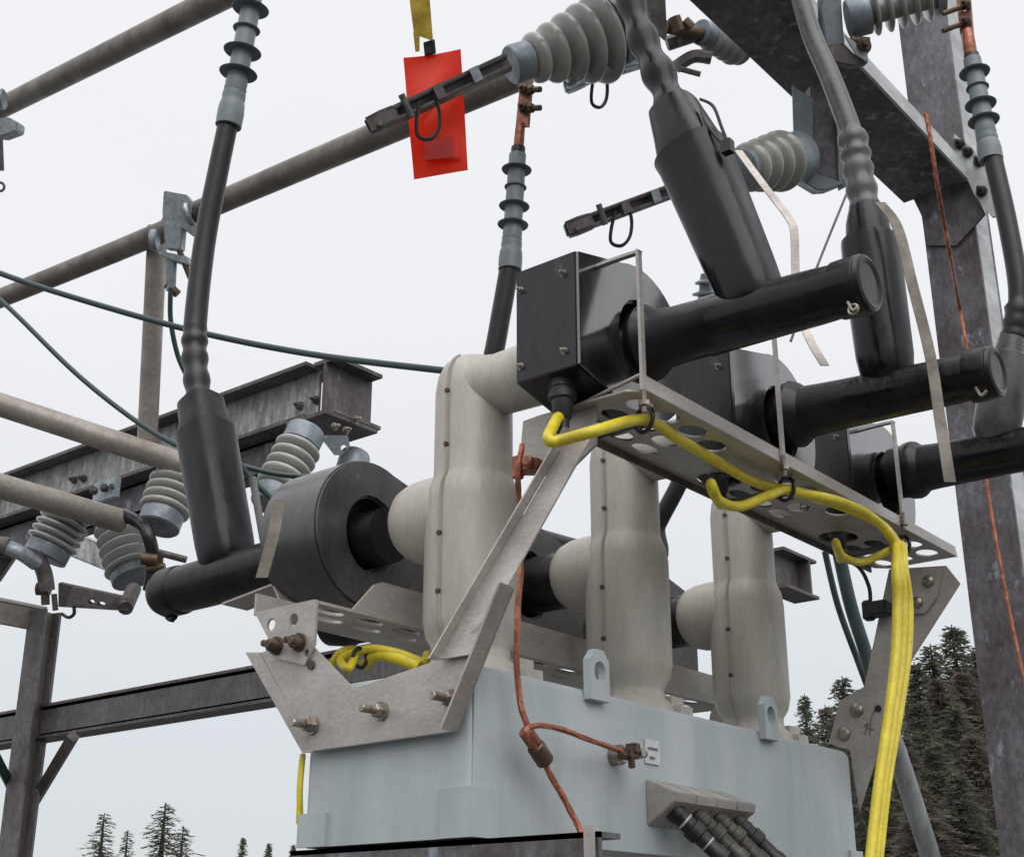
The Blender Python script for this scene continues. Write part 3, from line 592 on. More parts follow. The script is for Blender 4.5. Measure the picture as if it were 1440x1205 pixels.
ptube('sensor_cable', 'yellow cable looping under the middle of the tray', 'cable', P_+tail(0), 6.6, 'yellow', 'yellow sensor cables')
P_ = [gk(2), U(1175, 762, .585), U(1185, 782, .57), U(1212, 790, .575), U(1248, 775, .60), U(1268, 766, .60)]
ptube('sensor_cable', 'yellow cable looping under the far right end of the tray', 'cable', P_+tail(6), 6.0, 'yellow', 'yellow sensor cables')
for x, y, lab in ((906, 590, 'left'), (1105, 688, 'middle'), (1268, 768, 'right')):
    b = MB(); c = U(x, y, .624); b.ring(c, RT*.5+EX, .0165, .003); b.box(c+V((0, 0, .017)), (.008, .008, .008))
    tag(b.build('cable_tie', 'plastic'), 'black cable tie round the yellow cables at the %s of the tray' % {'left': 'left end', 'middle': 'middle', 'right': 'right end'}[lab], 'cable tie', 'cable ties on the tray')
# yellow loops behind the left end plate
ptube('sensor_cable', 'yellow cable loops behind the left end plate under the lower tray', 'cable', [onX(462, 945, 1.30), onX(478, 918, 1.30), onX(500, 915, 1.32), onX(490, 940, 1.28), onX(480, 925, 1.30), onX(520, 912, 1.32), onX(560, 918, 1.34), onX(595, 930, 1.36), onX(600, 920, 1.38)], 6, 'yellow', 'yellow sensor cables')
ptube('sensor_cable', 'flat yellow cable bundle fanning from a tie under the lower tray', 'cable', [onX(512, 935, 1.33), onX(530, 920, 1.33), onX(560, 926, 1.34), onX(590, 938, 1.35)], 9, 'yellow', 'yellow sensor cables')
ptube('sensor_cable', 'yellow cables hanging down the left side of the tank', 'cable', [V((1.205, TY1+.012, .235)), V((1.205, TY1+.014, .19)), V((1.205, TY1+.008, .145))], 4.5, 'yellow', 'yellow sensor cables')
ptube('sensor_cable', 'second yellow cable hanging at the left tank corner', 'cable', [V((1.198, TY1+.004, .235)), V((1.196, TY1+.004, .19)), V((1.20, TY1+.008, .150))], 3.5, 'yellow', 'yellow sensor cables')
b = MB(); b.ring(onX(506, 925, 1.31), EY, .013, .003); tag(b.build('cable_tie', 'plastic'), 'black cable tie round the yellow cables under the lower tray', 'cable tie', 'cable ties on the tray')
# thin black wire at tray right end
ptube('sensor_wire', 'thin black wire curving from the tray to a plug on the right end plate', 'wire', [onX(1150, 765, 2.05), onX(1180, 783, 2.1), onX(1208, 798, 2.14), onX(1222, 825, 2.16), onX(1224, 850, 2.165)], 2.8, 'plastic')
# ================================================================== COPPER GROUND WIRES
gw = thing('ground_wire', onY(820, 1172, 1.0), 'bare copper ground wire running down in front of the tank to the steel rail', 'wire', 'copper ground wires')
b = MB(); P = spline([onX(735, 625, 1.28), onX(728, 665, 1.275), onX(731, 720, 1.30), onX(732, 800, 1.29), onX(727, 880, 1.24), onY(729, 970, 1.005), onY(745, 1030, 1.00), onY(772, 1085, 1.005), onY(800, 1135, 1.0), onY(818, 1172, .99)], 14)
b.tube(P, mpx(P[60], 4.4), 10, twist=(5, .5)); b.build('wire', 'copperwire', gw)
b = MB(); P = spline([onY(755, 1055, .995), onY(740, 1030, .99), onY(752, 1020, .99), onY(785, 1024, .99), onY(835, 1042, .99), onY(885, 1060, 1.0)], 10); b.tube(P, mpx(P[20], 3.9), 10, twist=(5, .5)); b.build('branch_wire', 'copperwire', gw)
b = MB(); b.cyl(onY(752, 1047, .998), onY(768, 1072, .998), .011, n=10, bev=.002); b.build('crimp', 'bronze', gw)
b = MB(); b.cyl(onY(738, 1026, .997), onY(752, 1046, .998), .009, n=10, bev=.002); b.build('crimp', 'copper', gw)
b = MB(); b.box(onY(884, 1060, .995), (.022, .02, .012)); b.box(onY(890, 1052, .99), (.012, .016, .012)); b.cyl(onY(886, 1050, .99), onY(889, 1080, .99), .0045, n=8); b.cyl(onY(872, 1062, .992), onY(907, 1060, .992), .005, n=8)
b.build('stud_clamp', 'bronze', gw, bevel=.001)
b = MB(); c = onX(744, 656, 1.285); b.box(c, (.016, .034, .016)); b.box(onX(728, 658, 1.283), (.014, .012, .030)); b.lathe(onX(746, 650, 1.278), -EX, [(0, .008), (.008, .008), (.010, .006)], 10); b.build('plate_clamp', 'copper', gw, bevel=.002)

# ================================================================== STAND UNDER THE TANK
st = thing('steel_stand', (1.69, YP, GZ), 'dark steel stand whose rails carry the switchgear tank', 'stand')
def channel(P, Q, up, side, h, wd, t, name, m, par, flip=1):
    """C channel from P to Q: web height h along up, flanges wd along side"""
    P = V(P); Q = V(Q); up = up.normalized(); side = side.normalized(); b = MB()
    for c, s_ in ((side*t/2, (t, h)), (side*wd/2+up*(h/2-t/2), (wd, t)), (side*wd/2-up*(h/2-t/2), (wd, t))):
        M_ = P+c; E_ = Q+c; sw, sh = s_
        vs = [p+side*sw/2*a+up*sh/2*b_ for p in (M_, E_) for a, b_ in ((-1, -1), (1, -1), (1, 1), (-1, 1))]
        b.addm(vs, [(0, 1, 2, 3), (7, 6, 5, 4)]+[(i, (i+1) % 4, 4+(i+1) % 4, 4+i) for i in range(4)])
    return b.build(name, m, par)
for X in (1.205, 2.12):
    channel((X, .86, ZB-.042), (X, 1.33, ZB-.042), EZ, EX*(1 if X < 2 else -1), .08, .04, .006, 'rail', 'rust', st)
b = MB(); b.box(onX(829, 1195, 1.20), (.004, .012, .05)); b.build('end_tab', 'stainless', st)
for Y in (.98, 1.4):
    for X in (1.23, 2.10): b = MB(); b.box((X, Y, (ZB-.082+GZ)/2), (.07, .07, ZB-.082-GZ)); b.build('leg', 'rust', st, bevel=.004)
b = MB(); b.box((1.665, 1.19, GZ+.05), (1.3, .9, .1)); b.build('pad', 'concrete', st, bevel=.01)

# ================================================================== BUS PIPES (left)
def pipe(lab, pts, r, m='alu', joints=()):
    b = MB(); b.tube(spline(pts, 4), r, 28); o = b.build('bus_pipe', m, angle=60); return tag(o, lab, 'pipe', 'aluminium bus pipes')
R1 = .031
pipe('thick grey bus pipe slanting across the upper left corner', [D(-30, 168, 4.3), D(340, -18, 3.1)], R1)
pipe('long grey bus pipe slanting behind the red tag', [D(-30, 432, 4.6), D(225, 328, 3.9), D(265, 304, 3.8), D(735, 104, 2.72)], R1)
pipe('grey bus pipe sloping down right to the upper hanging insulator', [D(-40, 556, 3.9), D(258, 653, 3.95)], .034, 'alulight')
pipe('grey bus pipe sloping down right to the lower hanging insulator, lowest of the pipes', [D(-40, 672, 3.6), D(172, 733, 3.9)], .034, 'alulight')
# post pipe with clamp
pp = thing('support_pipe', D(205, 640, 4.0), 'upright grey pipe with cast clamp holding the middle bus pipe', 'pipe')
b = MB(); b.cyl(D(206, 640, 4.0), D(222, 318, 4.0), mpx(D(206, 640, 4.0), 14), n=24); b.build('upright', 'alulight', pp)
b = MB(); b.lathe(D(207, 634, 4.0), D(209, 600, 4.0)-D(207, 634, 4.0), [(0, mpx(D(206, 640, 4), 17)), (.02, mpx(D(206, 640, 4), 15)), (.03, mpx(D(206, 640, 4), 14))], 24); b.build('foot_weld', 'alu', pp)
cd = 3.72
b = MB()
b.plate([D(*p, cd) for p in ((230, 268), (262, 274), (275, 290), (272, 300), (258, 310), (254, 352), (232, 350), (228, 300))], FW*.05)
b.plate([D(*p, cd-.02) for p in ((222, 352), (262, 360), (268, 374), (240, 366), (222, 358))], FW*.09)
b.plate([D(*p, cd-.01) for p in ((256, 300), (280, 322), (276, 336), (252, 318))], FW*.06)
b.cyl(D(240, 362, cd), D(240, 410, cd), mpx(D(240, 400, cd), 9), mpx(D(240, 400, cd), 7), n=14)
b.cyl(D(212, 338, cd+.1), D(222, 338, cd+.1), mpx(D(240, 400, cd), 16), n=18)
b.build('cast_clamp', 'galv', pp, bevel=.003)
b = MB(); b.cyl(D(252, 352, cd-.01), D(268, 392, cd-.01), .008, n=8); b.cyl(D(235, 400, cd), D(250, 414, cd), .012, n=10); b.build('clamp_bolt', 'bronze', pp)
b = MB(); b.ring(D(266, 302, cd), D(300, 290, cd)-D(266, 302, cd), mpx(D(266, 302, cd), 14), .008, 24); b.build('pipe_ring', 'galv', pp)
# fitting at left edge
lf = thing('pipe_fitting', D(5, 260, 3.9), 'metal fitting and dangling eye clipped by the left edge below the top pipe', 'fitting')
b = MB(); b.plate([D(*p, 3.9) for p in ((-20, 168), (12, 165), (25, 172), (24, 184), (2, 192), (-20, 190))], FW*.06); b.cyl(D(-12, 140, 3.9), D(6, 140, 3.9), .03, n=16); b.build('clamp', 'galv', lf, bevel=.003)
b = MB(); b.cyl(D(0, 190, 3.9), D(2, 240, 3.9), .008, n=8); b.build('stem', 'dark', lf)
b = MB(); b.ring(D(0, 263, 3.9), FW, mpx(D(0, 263, 3.9), 6), .004); b.build('eye', 'dark', lf)
# ================================================================== OVERHEAD WIRES
W = lambda lab, pts, r, m='green': ptube('wire', lab, 'wire', pts, r, m, 'green insulated wires', n=8)
W('dark green wire sagging from the left edge to the top of the nearest pole', [D(-30, 373, 3.2), D(60, 405, 3.1), D(250, 460, 2.9), D(430, 497, 2.7), D(640, 523, 2.4)], 4.5)
W('dark green wire slanting down right from the left edge behind the left elbow', [D(-30, 395, 3.6), D(20, 440, 3.5), D(110, 528, 3.4), D(200, 598, 3.3), D(270, 635, 3.2), D(340, 655, 3.2), D(400, 668, 3.2), D(480, 672, 3.2)], 3.8)
W('short teal wire dropping from behind the left elbow to the hanging switch', [D(330, 640, 3.1), D(348, 668, 3.1), D(385, 704, 3.1)], 4.6)
W('thin green wire dropping from the pipe clamp behind the left cable', [D(240, 405, 3.7), D(240, 450, 3.7), D(250, 500, 3.7), D(266, 535, 3.7)], 3.6)
W('thin dark wire crossing above the nearest arm to the second elbow', [D(1195, 262, 2.5), D(1148, 378, 2.3), D(1112, 480, 2.2)], 1.8, 'dark')

# ================================================================== LEFT STEEL
def ibeam(P, Q, up, h, wd, tf, tw, name, par, mweb='web', mfl='dark'):
    P = V(P); Q = V(Q); d = (Q-P).normalized(); up = (up-d*up.dot(d)).normalized(); side = d.cross(up)
    def pr(c, sw, sh, mm, nm):
        b = MB(); vs = [p+c+side*sw/2*a+up*sh/2*b_ for p in (P, Q) for a, b_ in ((-1, -1), (1, -1), (1, 1), (-1, 1))]
        b.addm(vs, [(0, 1, 2, 3), (7, 6, 5, 4)]+[(i, (i+1) % 4, 4+(i+1) % 4, 4+i) for i in range(4)]); b.build(nm, mm, par)
    pr(V((0, 0, 0)), tw, h-2*tf, mweb, 'web'); pr(up*(h/2-tf/2), wd, tf, mfl, 'flange'); pr(-up*(h/2-tf/2), wd, tf, mfl, 'flange')
def bolt(par, c, nrm, r=.012, h=.012, m='bolt'): b = MB(); b.hexbolt(c, nrm, r, h); b.build('bolt', m, par)
la = thing('steel_beam', D(200, 660, 4.8), 'long galvanised I beam at left with bolts and rain streaks on its web', 'beam', 'steel beams of the left frame')
E1 = D(450, 556, 4.2); XA = E1.x; E0 = onX(-60, 722, XA)
E0 = V((XA, E0.y, E1.z)); ibeam(E0, E1, EZ, .185, .13, .012, .01, 'beam', la)
for x, y in ((118, 673), (105, 675), (422, 571), (445, 563), (415, 530), (432, 522)): 
    p = onX(x, y, XA-.008); bolt(la, p, (-1, 0, 0), .011, .012, 'dark')
lc = thing('steel_beam', D(480, 570, 4.1), 'short galvanised cross beam with flanges at the end of the left I beam', 'beam', 'steel beams of the left frame')
q1 = E1+V((.09, -.075, 0)); ibeam(E1+V((-.04, -.058, 0)), E1+V((.16, -.058, 0)), EZ, .185, .10, .012, .01, 'beam', lc, 'dark')
for x, y in ((500, 590), (470, 600), (486, 605)): bolt(lc, onY(x, y, E1.y-.128), (0, -1, 0), .009, .01)
lp = thing('base_plate', D(480, 620, 4.05), 'bolted base plate under the end of the left I beam holding two insulators', 'plate', 'insulator base plates')
b = MB(); zc = E1.z-.105; b.box((E1.x+.03, E1.y-.03, zc), (.22, .17, .012)); b.build('plate', 'dark', lp)
b = MB(); b.plate([D(*p, 4.05) for p in ((448, 612), (488, 612), (492, 628), (480, 640), (470, 640))], FW*.01, [(D(483, 630, 4.05), RT*.009, UP*.009)]); b.build('gusset', 'galv', lp, bevel=.002)
# dark lower member under the beam (switch torque rail)
lr = thing('steel_rail', D(150, 720, 4.6), 'brown steel channel running below the left I beam', 'rail')
P = V((XA+.02, E1.y, E1.z-.19)); b = MB(); 
channel((XA+.0, E0.y, E1.z-.15), (XA+.0, E1.y+.07, E1.z-.15), EZ, EX, .105, .06, .006, 'rail_web', 'rust', lr)
b = MB(); b.box(D(150, 690, 4.3), (.02, .12, .07)); b.build('splice_plate', 'galv', lr, bevel=.003)
for x, y in ((132, 690), (147, 686), (160, 684)): bolt(lr, D(x, y, 4.28), -FW, .010, .012, 'dark')

def insulator(lab, A, B, r0, r1, ns, capA=.18, capB=.16, m='porc', grp='porcelain insulators', rr=.72, gap=False):
    A = V(A); B = V(B); t = thing('insulator', A, lab, 'insulator', grp); Lh = (B-A).length; d = (B-A).normalized()
    ra = mpx(A, r0); rb = mpx(B, r1)
    b = MB(); b.lathe(A, d, [(0, ra*.78), (.1*capA*Lh, ra*.84), (Lh*capA, ra*.84)], 28); b.build('end_cap', 'capblue', t)
    b = MB(); b.lathe(B, -d, [(0, rb*.78), (.1*capB*Lh, rb*.84), (Lh*capB, rb*.84)], 28); b.build('end_cap', 'capblue', t)
    s0, s1 = Lh*capA, Lh*(1-capB); pr = [(s0, ra*.55)]; st_ = (s1-s0)/ns
    for i in range(ns):
        f = (i+.5)/ns; R_ = ra+(rb-ra)*f; c = s0+st_*(i+.5)
        k = .42 if not gap else .2
        pr += [(c-st_*k, R_*rr), (c-st_*k*.72, R_*.90), (c-st_*k*.35, R_*.985), (c, R_), (c+st_*k*.4, R_*.97), (c+st_*k*.72, R_*.88), (c+st_*k, R_*rr)]
    pr.append((s1, rb*.55)); b = MB(); b.lathe(A, d, pr, 36); b.build('porcelain', m, t, angle=50); return t
insulator('grey ribbed insulator hanging under the end of the left I beam', D(432, 605, 4.0), D(378, 712, 3.85), 33, 34, 5, .2, .2, m='porcmid', rr=.66)
insulator('grey ribbed insulator at the end of the upper left pipe', D(250, 668, 4.0), D(222, 742, 3.9), 36, 36, 4, .1, .26, m='porcmid', rr=.66)
insulator('grey ribbed insulator hanging at far left under the lower pipe', D(96, 724, 3.9), D(62, 785, 3.85), 36, 37, 4, .1, .28, m='porcmid', rr=.66)
insulator('pale insulator with wide separate sheds beside the left elbow', D(158, 730, 4.1), D(188, 815, 4.0), 30, 36, 5, .08, .12, m='porclight', gap=True, rr=.46)
insulator('blue grey insulator mostly hidden behind the ring sensor', D(500, 640, 4.2), D(482, 700, 4.1), 26, 28, 2, .5, .1)
# switch hardware under the insulators
sw = thing('switch_hardware', D(100, 830, 3.8), 'dark switch linkage with a thin blade hanging below the far left insulator', 'switch')
b = MB(); b.tube(spline([D(50, 778, 3.8), D(62, 805, 3.8), D(66, 830, 3.8)], 5), .022, 12); b.tube([D(62, 800, 3.8), D(64, 850, 3.8)], .012, 8); b.tube([D(76, 835, 3.8), D(78, 858, 3.8)], .008, 8); b.build('hinge', 'dark', sw)
b = MB(); b.cyl(D(52, 828, 3.8), D(70, 828, 3.8), .018, n=12); b.build('pivot', 'bronze', sw)
b = MB(); d_ = UP*.03; b.plate([D(82, 832, 3.8)+d_*.8, D(180, 850, 3.8)+d_*.6, D(180, 856, 3.8)-d_*.2, D(82, 850, 3.8)-d_*.2], FW*.03, [(D(128, 846, 3.8), RT*.01, UP*.006), (D(142, 849, 3.8), RT*.012, UP*.006)]); b.build('blade', 'dark', sw)
b = MB(); b.tube([D(176, 855, 3.8), D(188, 828, 3.9)], .022, 10); b.build('jaw', 'dark', sw)
b = MB(); b.tube(spline([D(104, 852, 3.8), D(104, 863, 3.8), D(96, 868, 3.8), D(86, 862, 3.8)], 6), .005, 6); b.build('loop', 'plastic', sw)
SW1 = sw
sw = thing('switch_hardware', D(215, 800, 3.9), 'dark bronze switch joint between the left elbow and the upper left insulator', 'switch')
b = MB(); b.tube(spline([D(172, 723, 3.9), D(195, 735, 3.85), D(208, 752, 3.8), D(215, 785, 3.8), D(210, 830, 3.8)], 6), .019, 12); b.build('link', 'ctblack', sw)
b = MB(); b.tube(spline([D(225, 775, 3.8), D(222, 800, 3.8), D(215, 830, 3.8)], 5), .012, 8); b.cyl(D(200, 785, 3.78), D(222, 788, 3.78), .018, n=12); b.cyl(D(206, 800, 3.78), D(232, 796, 3.78), .010, n=10); b.build('joint', 'bronze', sw)
b = MB(); b.tube([D(220, 776, 3.8), D(262, 787, 3.8)], .010, 8); b.build('rod', 'dark', sw)
b = MB(); b.tube(spline([D(8, 768, 3.7), D(30, 778, 3.7), D(50, 792, 3.75)], 5), .020, 12)
b.build('entry_arm', 'galv', SW1)
b = MB(); b.cyl(D(-30, 762, 3.7), D(14, 768, 3.7), mpx(D(0, 765, 3.7), 12), n=20, bev=.004)
tag(b.build('bus_pipe', 'alu'), 'end of a grey pipe cut by the left edge', 'pipe', 'aluminium bus pipes')
# pale beam behind those insulators
ps = thing('steel_beam', D(120, 790, 5.4), 'pale steel channel sloping down right behind the left insulators', 'beam', 'steel beams of the left frame')
channel(D(-20, 715, 5.4), D(232, 820, 5.8), EZ, FW, .10, .05, .006, 'web', 'web', ps)
ps = thing('steel_beam', D(60, 730, 5.2), 'dark steel member behind the far left pipe end', 'beam', 'steel beams of the left frame')
channel(D(-30, 720, 5.2), D(110, 700, 5.3), EZ, FW, .14, .05, .006, 'web', 'dark', ps)
channel(D(-15, 820, 5.2), D(36, 745, 5.2), RT, FW, .05, .05, .006, 'brace', 'dark', ps)
# lower post frame at left
pf = thing('steel_post', D(35, 1300, 5.3), 'dark steel post with a pale middle strip at lower left', 'post')
B0 = D(64, 860, 5.3); zt_ = B0.z
b = MB()
ibeam(V((B0.x, B0.y, GZ)), V((B0.x, B0.y, zt_)), EX+EY*.25, .088, .085, .012, .012, 'post', pf, 'alu', 'darkgrey')
pb = thing('steel_beam', D(20, 870, 5.3), 'dark steel beam meeting the top of the lower left post', 'beam', 'steel beams of the left frame')
channel(D(-40, 853, 5.1), D(57, 872, 5.3), EZ, FW, .09, .06, .006, 'web', 'alu', pb)
pb = thing('steel_beam', D(180, 980, 5.0), 'long dark steel channel running from the left edge behind the tank bracket', 'beam', 'steel beams of the left frame')
EA = D(385, 962, 4.4); EA2 = onX(-40, 1032, EA.x); 
channel(V((EA.x, EA2.y, EA.z+.008)), V((EA.x, EA.y-.9, EA.z+.008)), EZ, EX, .105, .06, .008, 'web', 'darkgrey', pb)
b = MB(); b.box((EA.x+.035, (EA2.y+EA.y-.9)/2, EA.z-.05), (.09, EA2.y-EA.y+.9, .01)); b.build('bottom_flange', 'dark', pb)
b = MB(); b.box((EA.x+.035, (EA2.y+EA.y-.9)/2, EA.z+.068), (.09, EA2.y-EA.y+.9, .01)); b.build('top_flange', 'dark', pb)
bb = thing('diagonal_brace', D(45, 1135, 5.1), 'short dark diagonal brace right of the lower left post', 'brace', 'diagonal braces of the left post')
b = MB(); Q0, Q1 = D(46, 1130, 5.15), D(103, 1035, 4.9); b.cyl(Q0, Q1, mpx(Q0, 9), n=4); b.build('angle_bar', 'dark', bb)
bb = thing('diagonal_brace', D(10, 1090, 5.1), 'short dark diagonal brace left of the lower left post', 'brace', 'diagonal braces of the left post')
b = MB(); Q0, Q1 = D(22, 1118, 5.15), D(-12, 1052, 4.9); b.cyl(Q0, Q1, mpx(Q0, 8), n=4); b.build('angle_bar', 'green', bb)
# member behind right of farthest pole
rb = thing('steel_beam', D(1125, 815, 4.6), 'dark boxed beam end visible right of the farthest pole', 'beam')
P = D(1112, 810, 4.4); ibeam(P+V((-.12, .0, .0)), P+V((.10, 0, 0)), EZ, .13, .09, .010, .01, 'beam', rb, 'dark', 'dark')
b = MB(); b.box(P+V((.05, -.024, 0)), (.010, .042, .108)); b.build('stiffener', 'darkgrey', rb)
b = MB(); b.box(P+V((.0, .048, 0)), (.2, .006, .12)); b.build('side_plate', 'dark', rb)

# ================================================================== RIGHT STEEL COLUMN AND SWITCH BEAM
rc = thing('steel_column', (2.95, 1.0, GZ), 'tall rusty steel column with a pale edge at right', 'column')
CX = 2.90
cl_, cr2 = onX(1345, 700, CX), onX(1424, 700, CX)
yl, yr = cl_.y, cr2.y; h = 4.2
b = MB(); b.box((CX+.005, (yl+yr)/2, (GZ+h)/2), (.010, yl-yr, h-GZ)); b.build('flange', 'rust', rc)
b = MB(); b.box((CX+.105, (yl+yr)/2, (GZ+h)/2), (.010, yl-yr, h-GZ)); b.build('flange', 'rustpale', rc)
b = MB(); b.box((CX+.055, (yl+yr)/2, (GZ+h)/2), (.089, .010, h-GZ)); b.build('web', 'rustpale', rc)
b = MB(); b.box((CX+.055, yr+.004, (GZ+h)/2), (.088, .006, h-GZ)); b.build('cover_plate', 'palesteel', rc)
# lower pale half
# gusset plate and bolts
b = MB(); gx = CX-.01
b.plate([onX(*p, gx) for p in ((1215, 175), (1256, 221), (1296, 304), (1302, 345), (1345, 345), (1385, 300), (1345, 215))], (.008, 0, 0)); b.build('gusset', 'rust', rc)
b = MB(); b.plate([onX(*p, gx-.02) for p in ((1341, 188), (1364, 206), (1404, 250), (1418, 300), (1395, 306), (1370, 275), (1344, 215))], (.006, 0, 0)); b.build('splice_plate', 'palesteel', rc, bevel=.001)
for x, y in ((1350, 204), (1361, 215), (1377, 228), (1381, 270)): bolt(rc, onX(x, y, gx-.022), (-1, 0, 0), .010, .012, 'plastic')
for x, y in ((1288, 230), (1300, 248), (1312, 238)): bolt(rc, onX(x, y, gx-.002), (-1, 0, 0), .012, .014, 'dark')
# main switch beam
mb = thing('steel_beam', D(1100, 100, 3), 'massive dark brown switch beam rising left from the right column', 'beam')
zb = 1.72
pA = onZ(957, 0, zb); pB = onZ(1285, 290, zb); yL = (pA.y+pB.y)/2
wB = .16; hB = .15
x0b, x1b = .9, CX-.012
b = MB(); b.box(((x0b+x1b)/2, yL-wB/2, zb+.006), (x1b-x0b, wB, .012)); b.build('flange', 'rust', mb)
b = MB(); b.box(((x0b+x1b)/2, yL-wB-.0035, zb+.019), (x1b-x0b, .007, .042)); b.build('edge_strip', 'palesteel', mb)
b = MB(); b.box(((x0b+x1b)/2, yL-wB/2, zb+.036), (x1b-x0b, .012, .046)); b.build('web', 'rust', mb)
# mounting posts hanging under the beam
hp = thing('mounting_post', D(1160, 200, 2.9), 'short galvanised post hanging from the switch beam with a pale face', 'post')
b = MB(); dz = 2.75
b.plate([D(*p, dz) for p in ((1114, 120), (1128, 130), (1128, 238), (1118, 250))], FW*.004); b.plate([D(*p, dz+.002) for p in ((1128, 130), (1143, 138), (1143, 240), (1128, 228))], FW*.01); b.build('angle_face', 'capblue', hp)
b = MB(); b.plate([D(*p, dz+.01) for p in ((1140, 120), (1180, 150), (1180, 255), (1150, 262), (1140, 250))], FW*.05); b.build('post', 'rust', hp, bevel=.002)
b = MB(); b.plate([D(*p, dz) for p in ((1176, 150), (1190, 160), (1192, 262), (1180, 268))], FW*.01); b.build('angle_face', 'conduit', hp)
b = MB(); b.plate([D(*p, dz-.01) for p in ((1116, 236), (1140, 242), (1188, 258), (1165, 267), (1150, 268), (1116, 248))], FW*.05); b.build('bottom_plate', 'capblue', hp, bevel=.002)
insulator('grey ribbed insulator pointing left from the hanging post behind the nearest elbow', D(1122, 222, 2.75), D(1040, 238, 2.6), 44, 34, 4, .25, .08)
# big insulator 0
insulator('largest grey ribbed insulator at top centre holding the switch bar', D(890, 42, 2.55), D(718, 92, 2.45), 66, 33, 5, .22, .14)
ip = thing('mounting_plate', D(880, 60, 2.6), 'blue grey galvanised bracket behind the largest insulator', 'bracket')
b = MB(); b.plate([D(*p, 2.56) for p in ((852, -20), (885, -20), (892, 20), (918, 90), (905, 92), (852, 55))], FW*.02); b.build('plate', 'capblue', ip, bevel=.002)
b = MB(); b.plate([D(*p, 2.5) for p in ((852, 62), (888, 70), (900, 92), (862, 100), (820, 112), (800, 122), (795, 118), (845, 85))], FW*.03); b.build('base', 'galv', ip, bevel=.003)
b = MB(); b.plate([D(*p, 2.62) for p in ((895, -20), (935, -20), (938, 50), (915, 30))], FW*.04); b.build('side_plate', 'dark', ip)
insulator('dark small insulator behind the cable at top with brass fittings', D(1042, 70, 3.0), D(985, 45, 2.9), 27, 22, 4, .1, .2, m='porc')
bf = thing('brass_fitting', D(960, 40, 2.9), 'brass bolts and dark linkage behind the thick taped cable', 'fitting')
b = MB(); b.tube([D(935, 38, 2.85), D(985, 48, 2.9)], .014, 10); b.cyl(D(948, 25, 2.84), D(955, 45, 2.84), .014, n=8); b.cyl(D(962, 30, 2.84), D(972, 40, 2.84), .012, n=8); b.build('bolt', 'bronze', bf)
b = MB(); b.tube(spline([D(950, 95, 2.9), D(975, 80, 2.9), D(1000, 82, 2.9)], 5), .014, 8); b.tube([D(955, 97, 2.88), D(985, 105, 2.88)], .006, 6); b.tube([D(938, 62, 2.9), D(975, 50, 2.9)], .016, 8); b.build('link', 'dark', bf)
# top right insulator
insulator('brownish grey insulator with open sheds at the top right', D(1192, 28, 2.62), D(1325, -8, 2.6), 33, 33, 5, .22, .1, gap=True, rr=.5)
tp = thing('mounting_plate', D(1175, 30, 2.6), 'speckled blue galvanised plate with a bolted foot beside the grey cable', 'bracket')
b = MB(); b.plate([D(*p, 2.62) for p in ((1153, -20), (1182, -20), (1186, 42), (1188, 62), (1163, 66), (1155, 20))], FW*.03); b.build('plate', 'capblue', tp, bevel=.002)
b = MB(); b.plate([D(*p, 2.60) for p in ((1160, 66), (1186, 60), (1200, 75), (1222, 88), (1200, 93), (1175, 88))], FW*.03); b.build('foot', 'dark', tp, bevel=.002)
b = MB(); b.plate([D(*p, 2.59) for p in ((1188, 50), (1200, 58), (1220, 75), (1221, 88), (1205, 78))], FW*.006); b.build('clip', 'galv', tp)
b = MB(); b.hexbolt(D(1212, 66, 2.6), -FW, .013, .015); b.cyl(D(1196, 58, 2.6), D(1222, 60, 2.6), .010, n=10); b.build('bolt', 'bronze', tp)
# switch bars
def swbar(lab, P, Q, w1, lp0, m='dark'):
    t = thing('switch_bar', P, lab, 'switch bar', 'hookstick switch bars'); d = (Q-P).normalized(); up = (UP-d*UP.dot(d)).normalized(); a = mpx(P, w1)
    for s_ in (-1, 1):
        b = MB(); o = up*a*.5*s_
        b.plate([P+o-up*a*.17, Q+o-up*a*.17, Q+o+up*a*.17, P+o+up*a*.17], FW*.03); b.build('rail', m, t, bevel=.002)
    b = MB(); b.plate([P-up*a*.33+FW*.018, Q-up*a*.33+FW*.018, Q+up*a*.33+FW*.018, P+up*a*.33+FW*.018], FW*.006); b.build('blade', 'dark', t)
    b = MB(); b.plate([P-up*a*.72-d*.012, P+up*a*.72-d*.012, P+up*a*.80+d*.020, P+up*a*.72+d*.05, P-up*a*.72+d*.05, P-up*a*.80+d*.012], FW*.034); b.build('hook_eye', m, t, bevel=.004)
    b = MB(); b.cyl(P+d*.012-up*a*.3-FW*.008, P+d*.012-up*a*.3, a*.22, n=10); b.build('pin', 'bolt', t)
    for f_ in (.45, .72): b = MB(); c_ = P.lerp(Q, f_); b.plate([c_-up*a*.62, c_+up*a*.62, c_+up*a*.62+d*.018, c_-up*a*.62+d*.018], FW*-.006); b.build('spacer', 'galv' if f_ > .6 else m, t)
    b = MB(); b.cyl(P+up*a*1.15+d*.07, P-up*a*.9+d*.07, .006, n=8); b.build('cross_pin', 'dark', t)
    b = MB(); pts = [P+d*lp0+up*-.0, P+d*(lp0-.022)-up*.030, P+d*(lp0-.030)-up*.052, P+d*(lp0-.012)-up*.064, P+d*(lp0+.010)-up*.055, P+d*(lp0+.025)-up*.03, P+d*(lp0+.03)]
    b.tube(spline(pts, 6), .0035, 6); b.build('pull_ring', 'plastic', t)
    return t
swbar('long dark switch bar crossing the red tag, clamped to the largest insulator', D(524, 174, 2.3), D(716, 84, 2.4), 17, .095)
swbar('dark switch bar with pull ring pointing left beyond the nearest elbow', D(803, 320, 2.5), D(960, 262, 2.6), 15, .10)
swbar('short grey switch bar with pull ring below the largest insulator', D(800, 118, 2.6), D(915, 72, 2.75), 12, .075, 'galv')
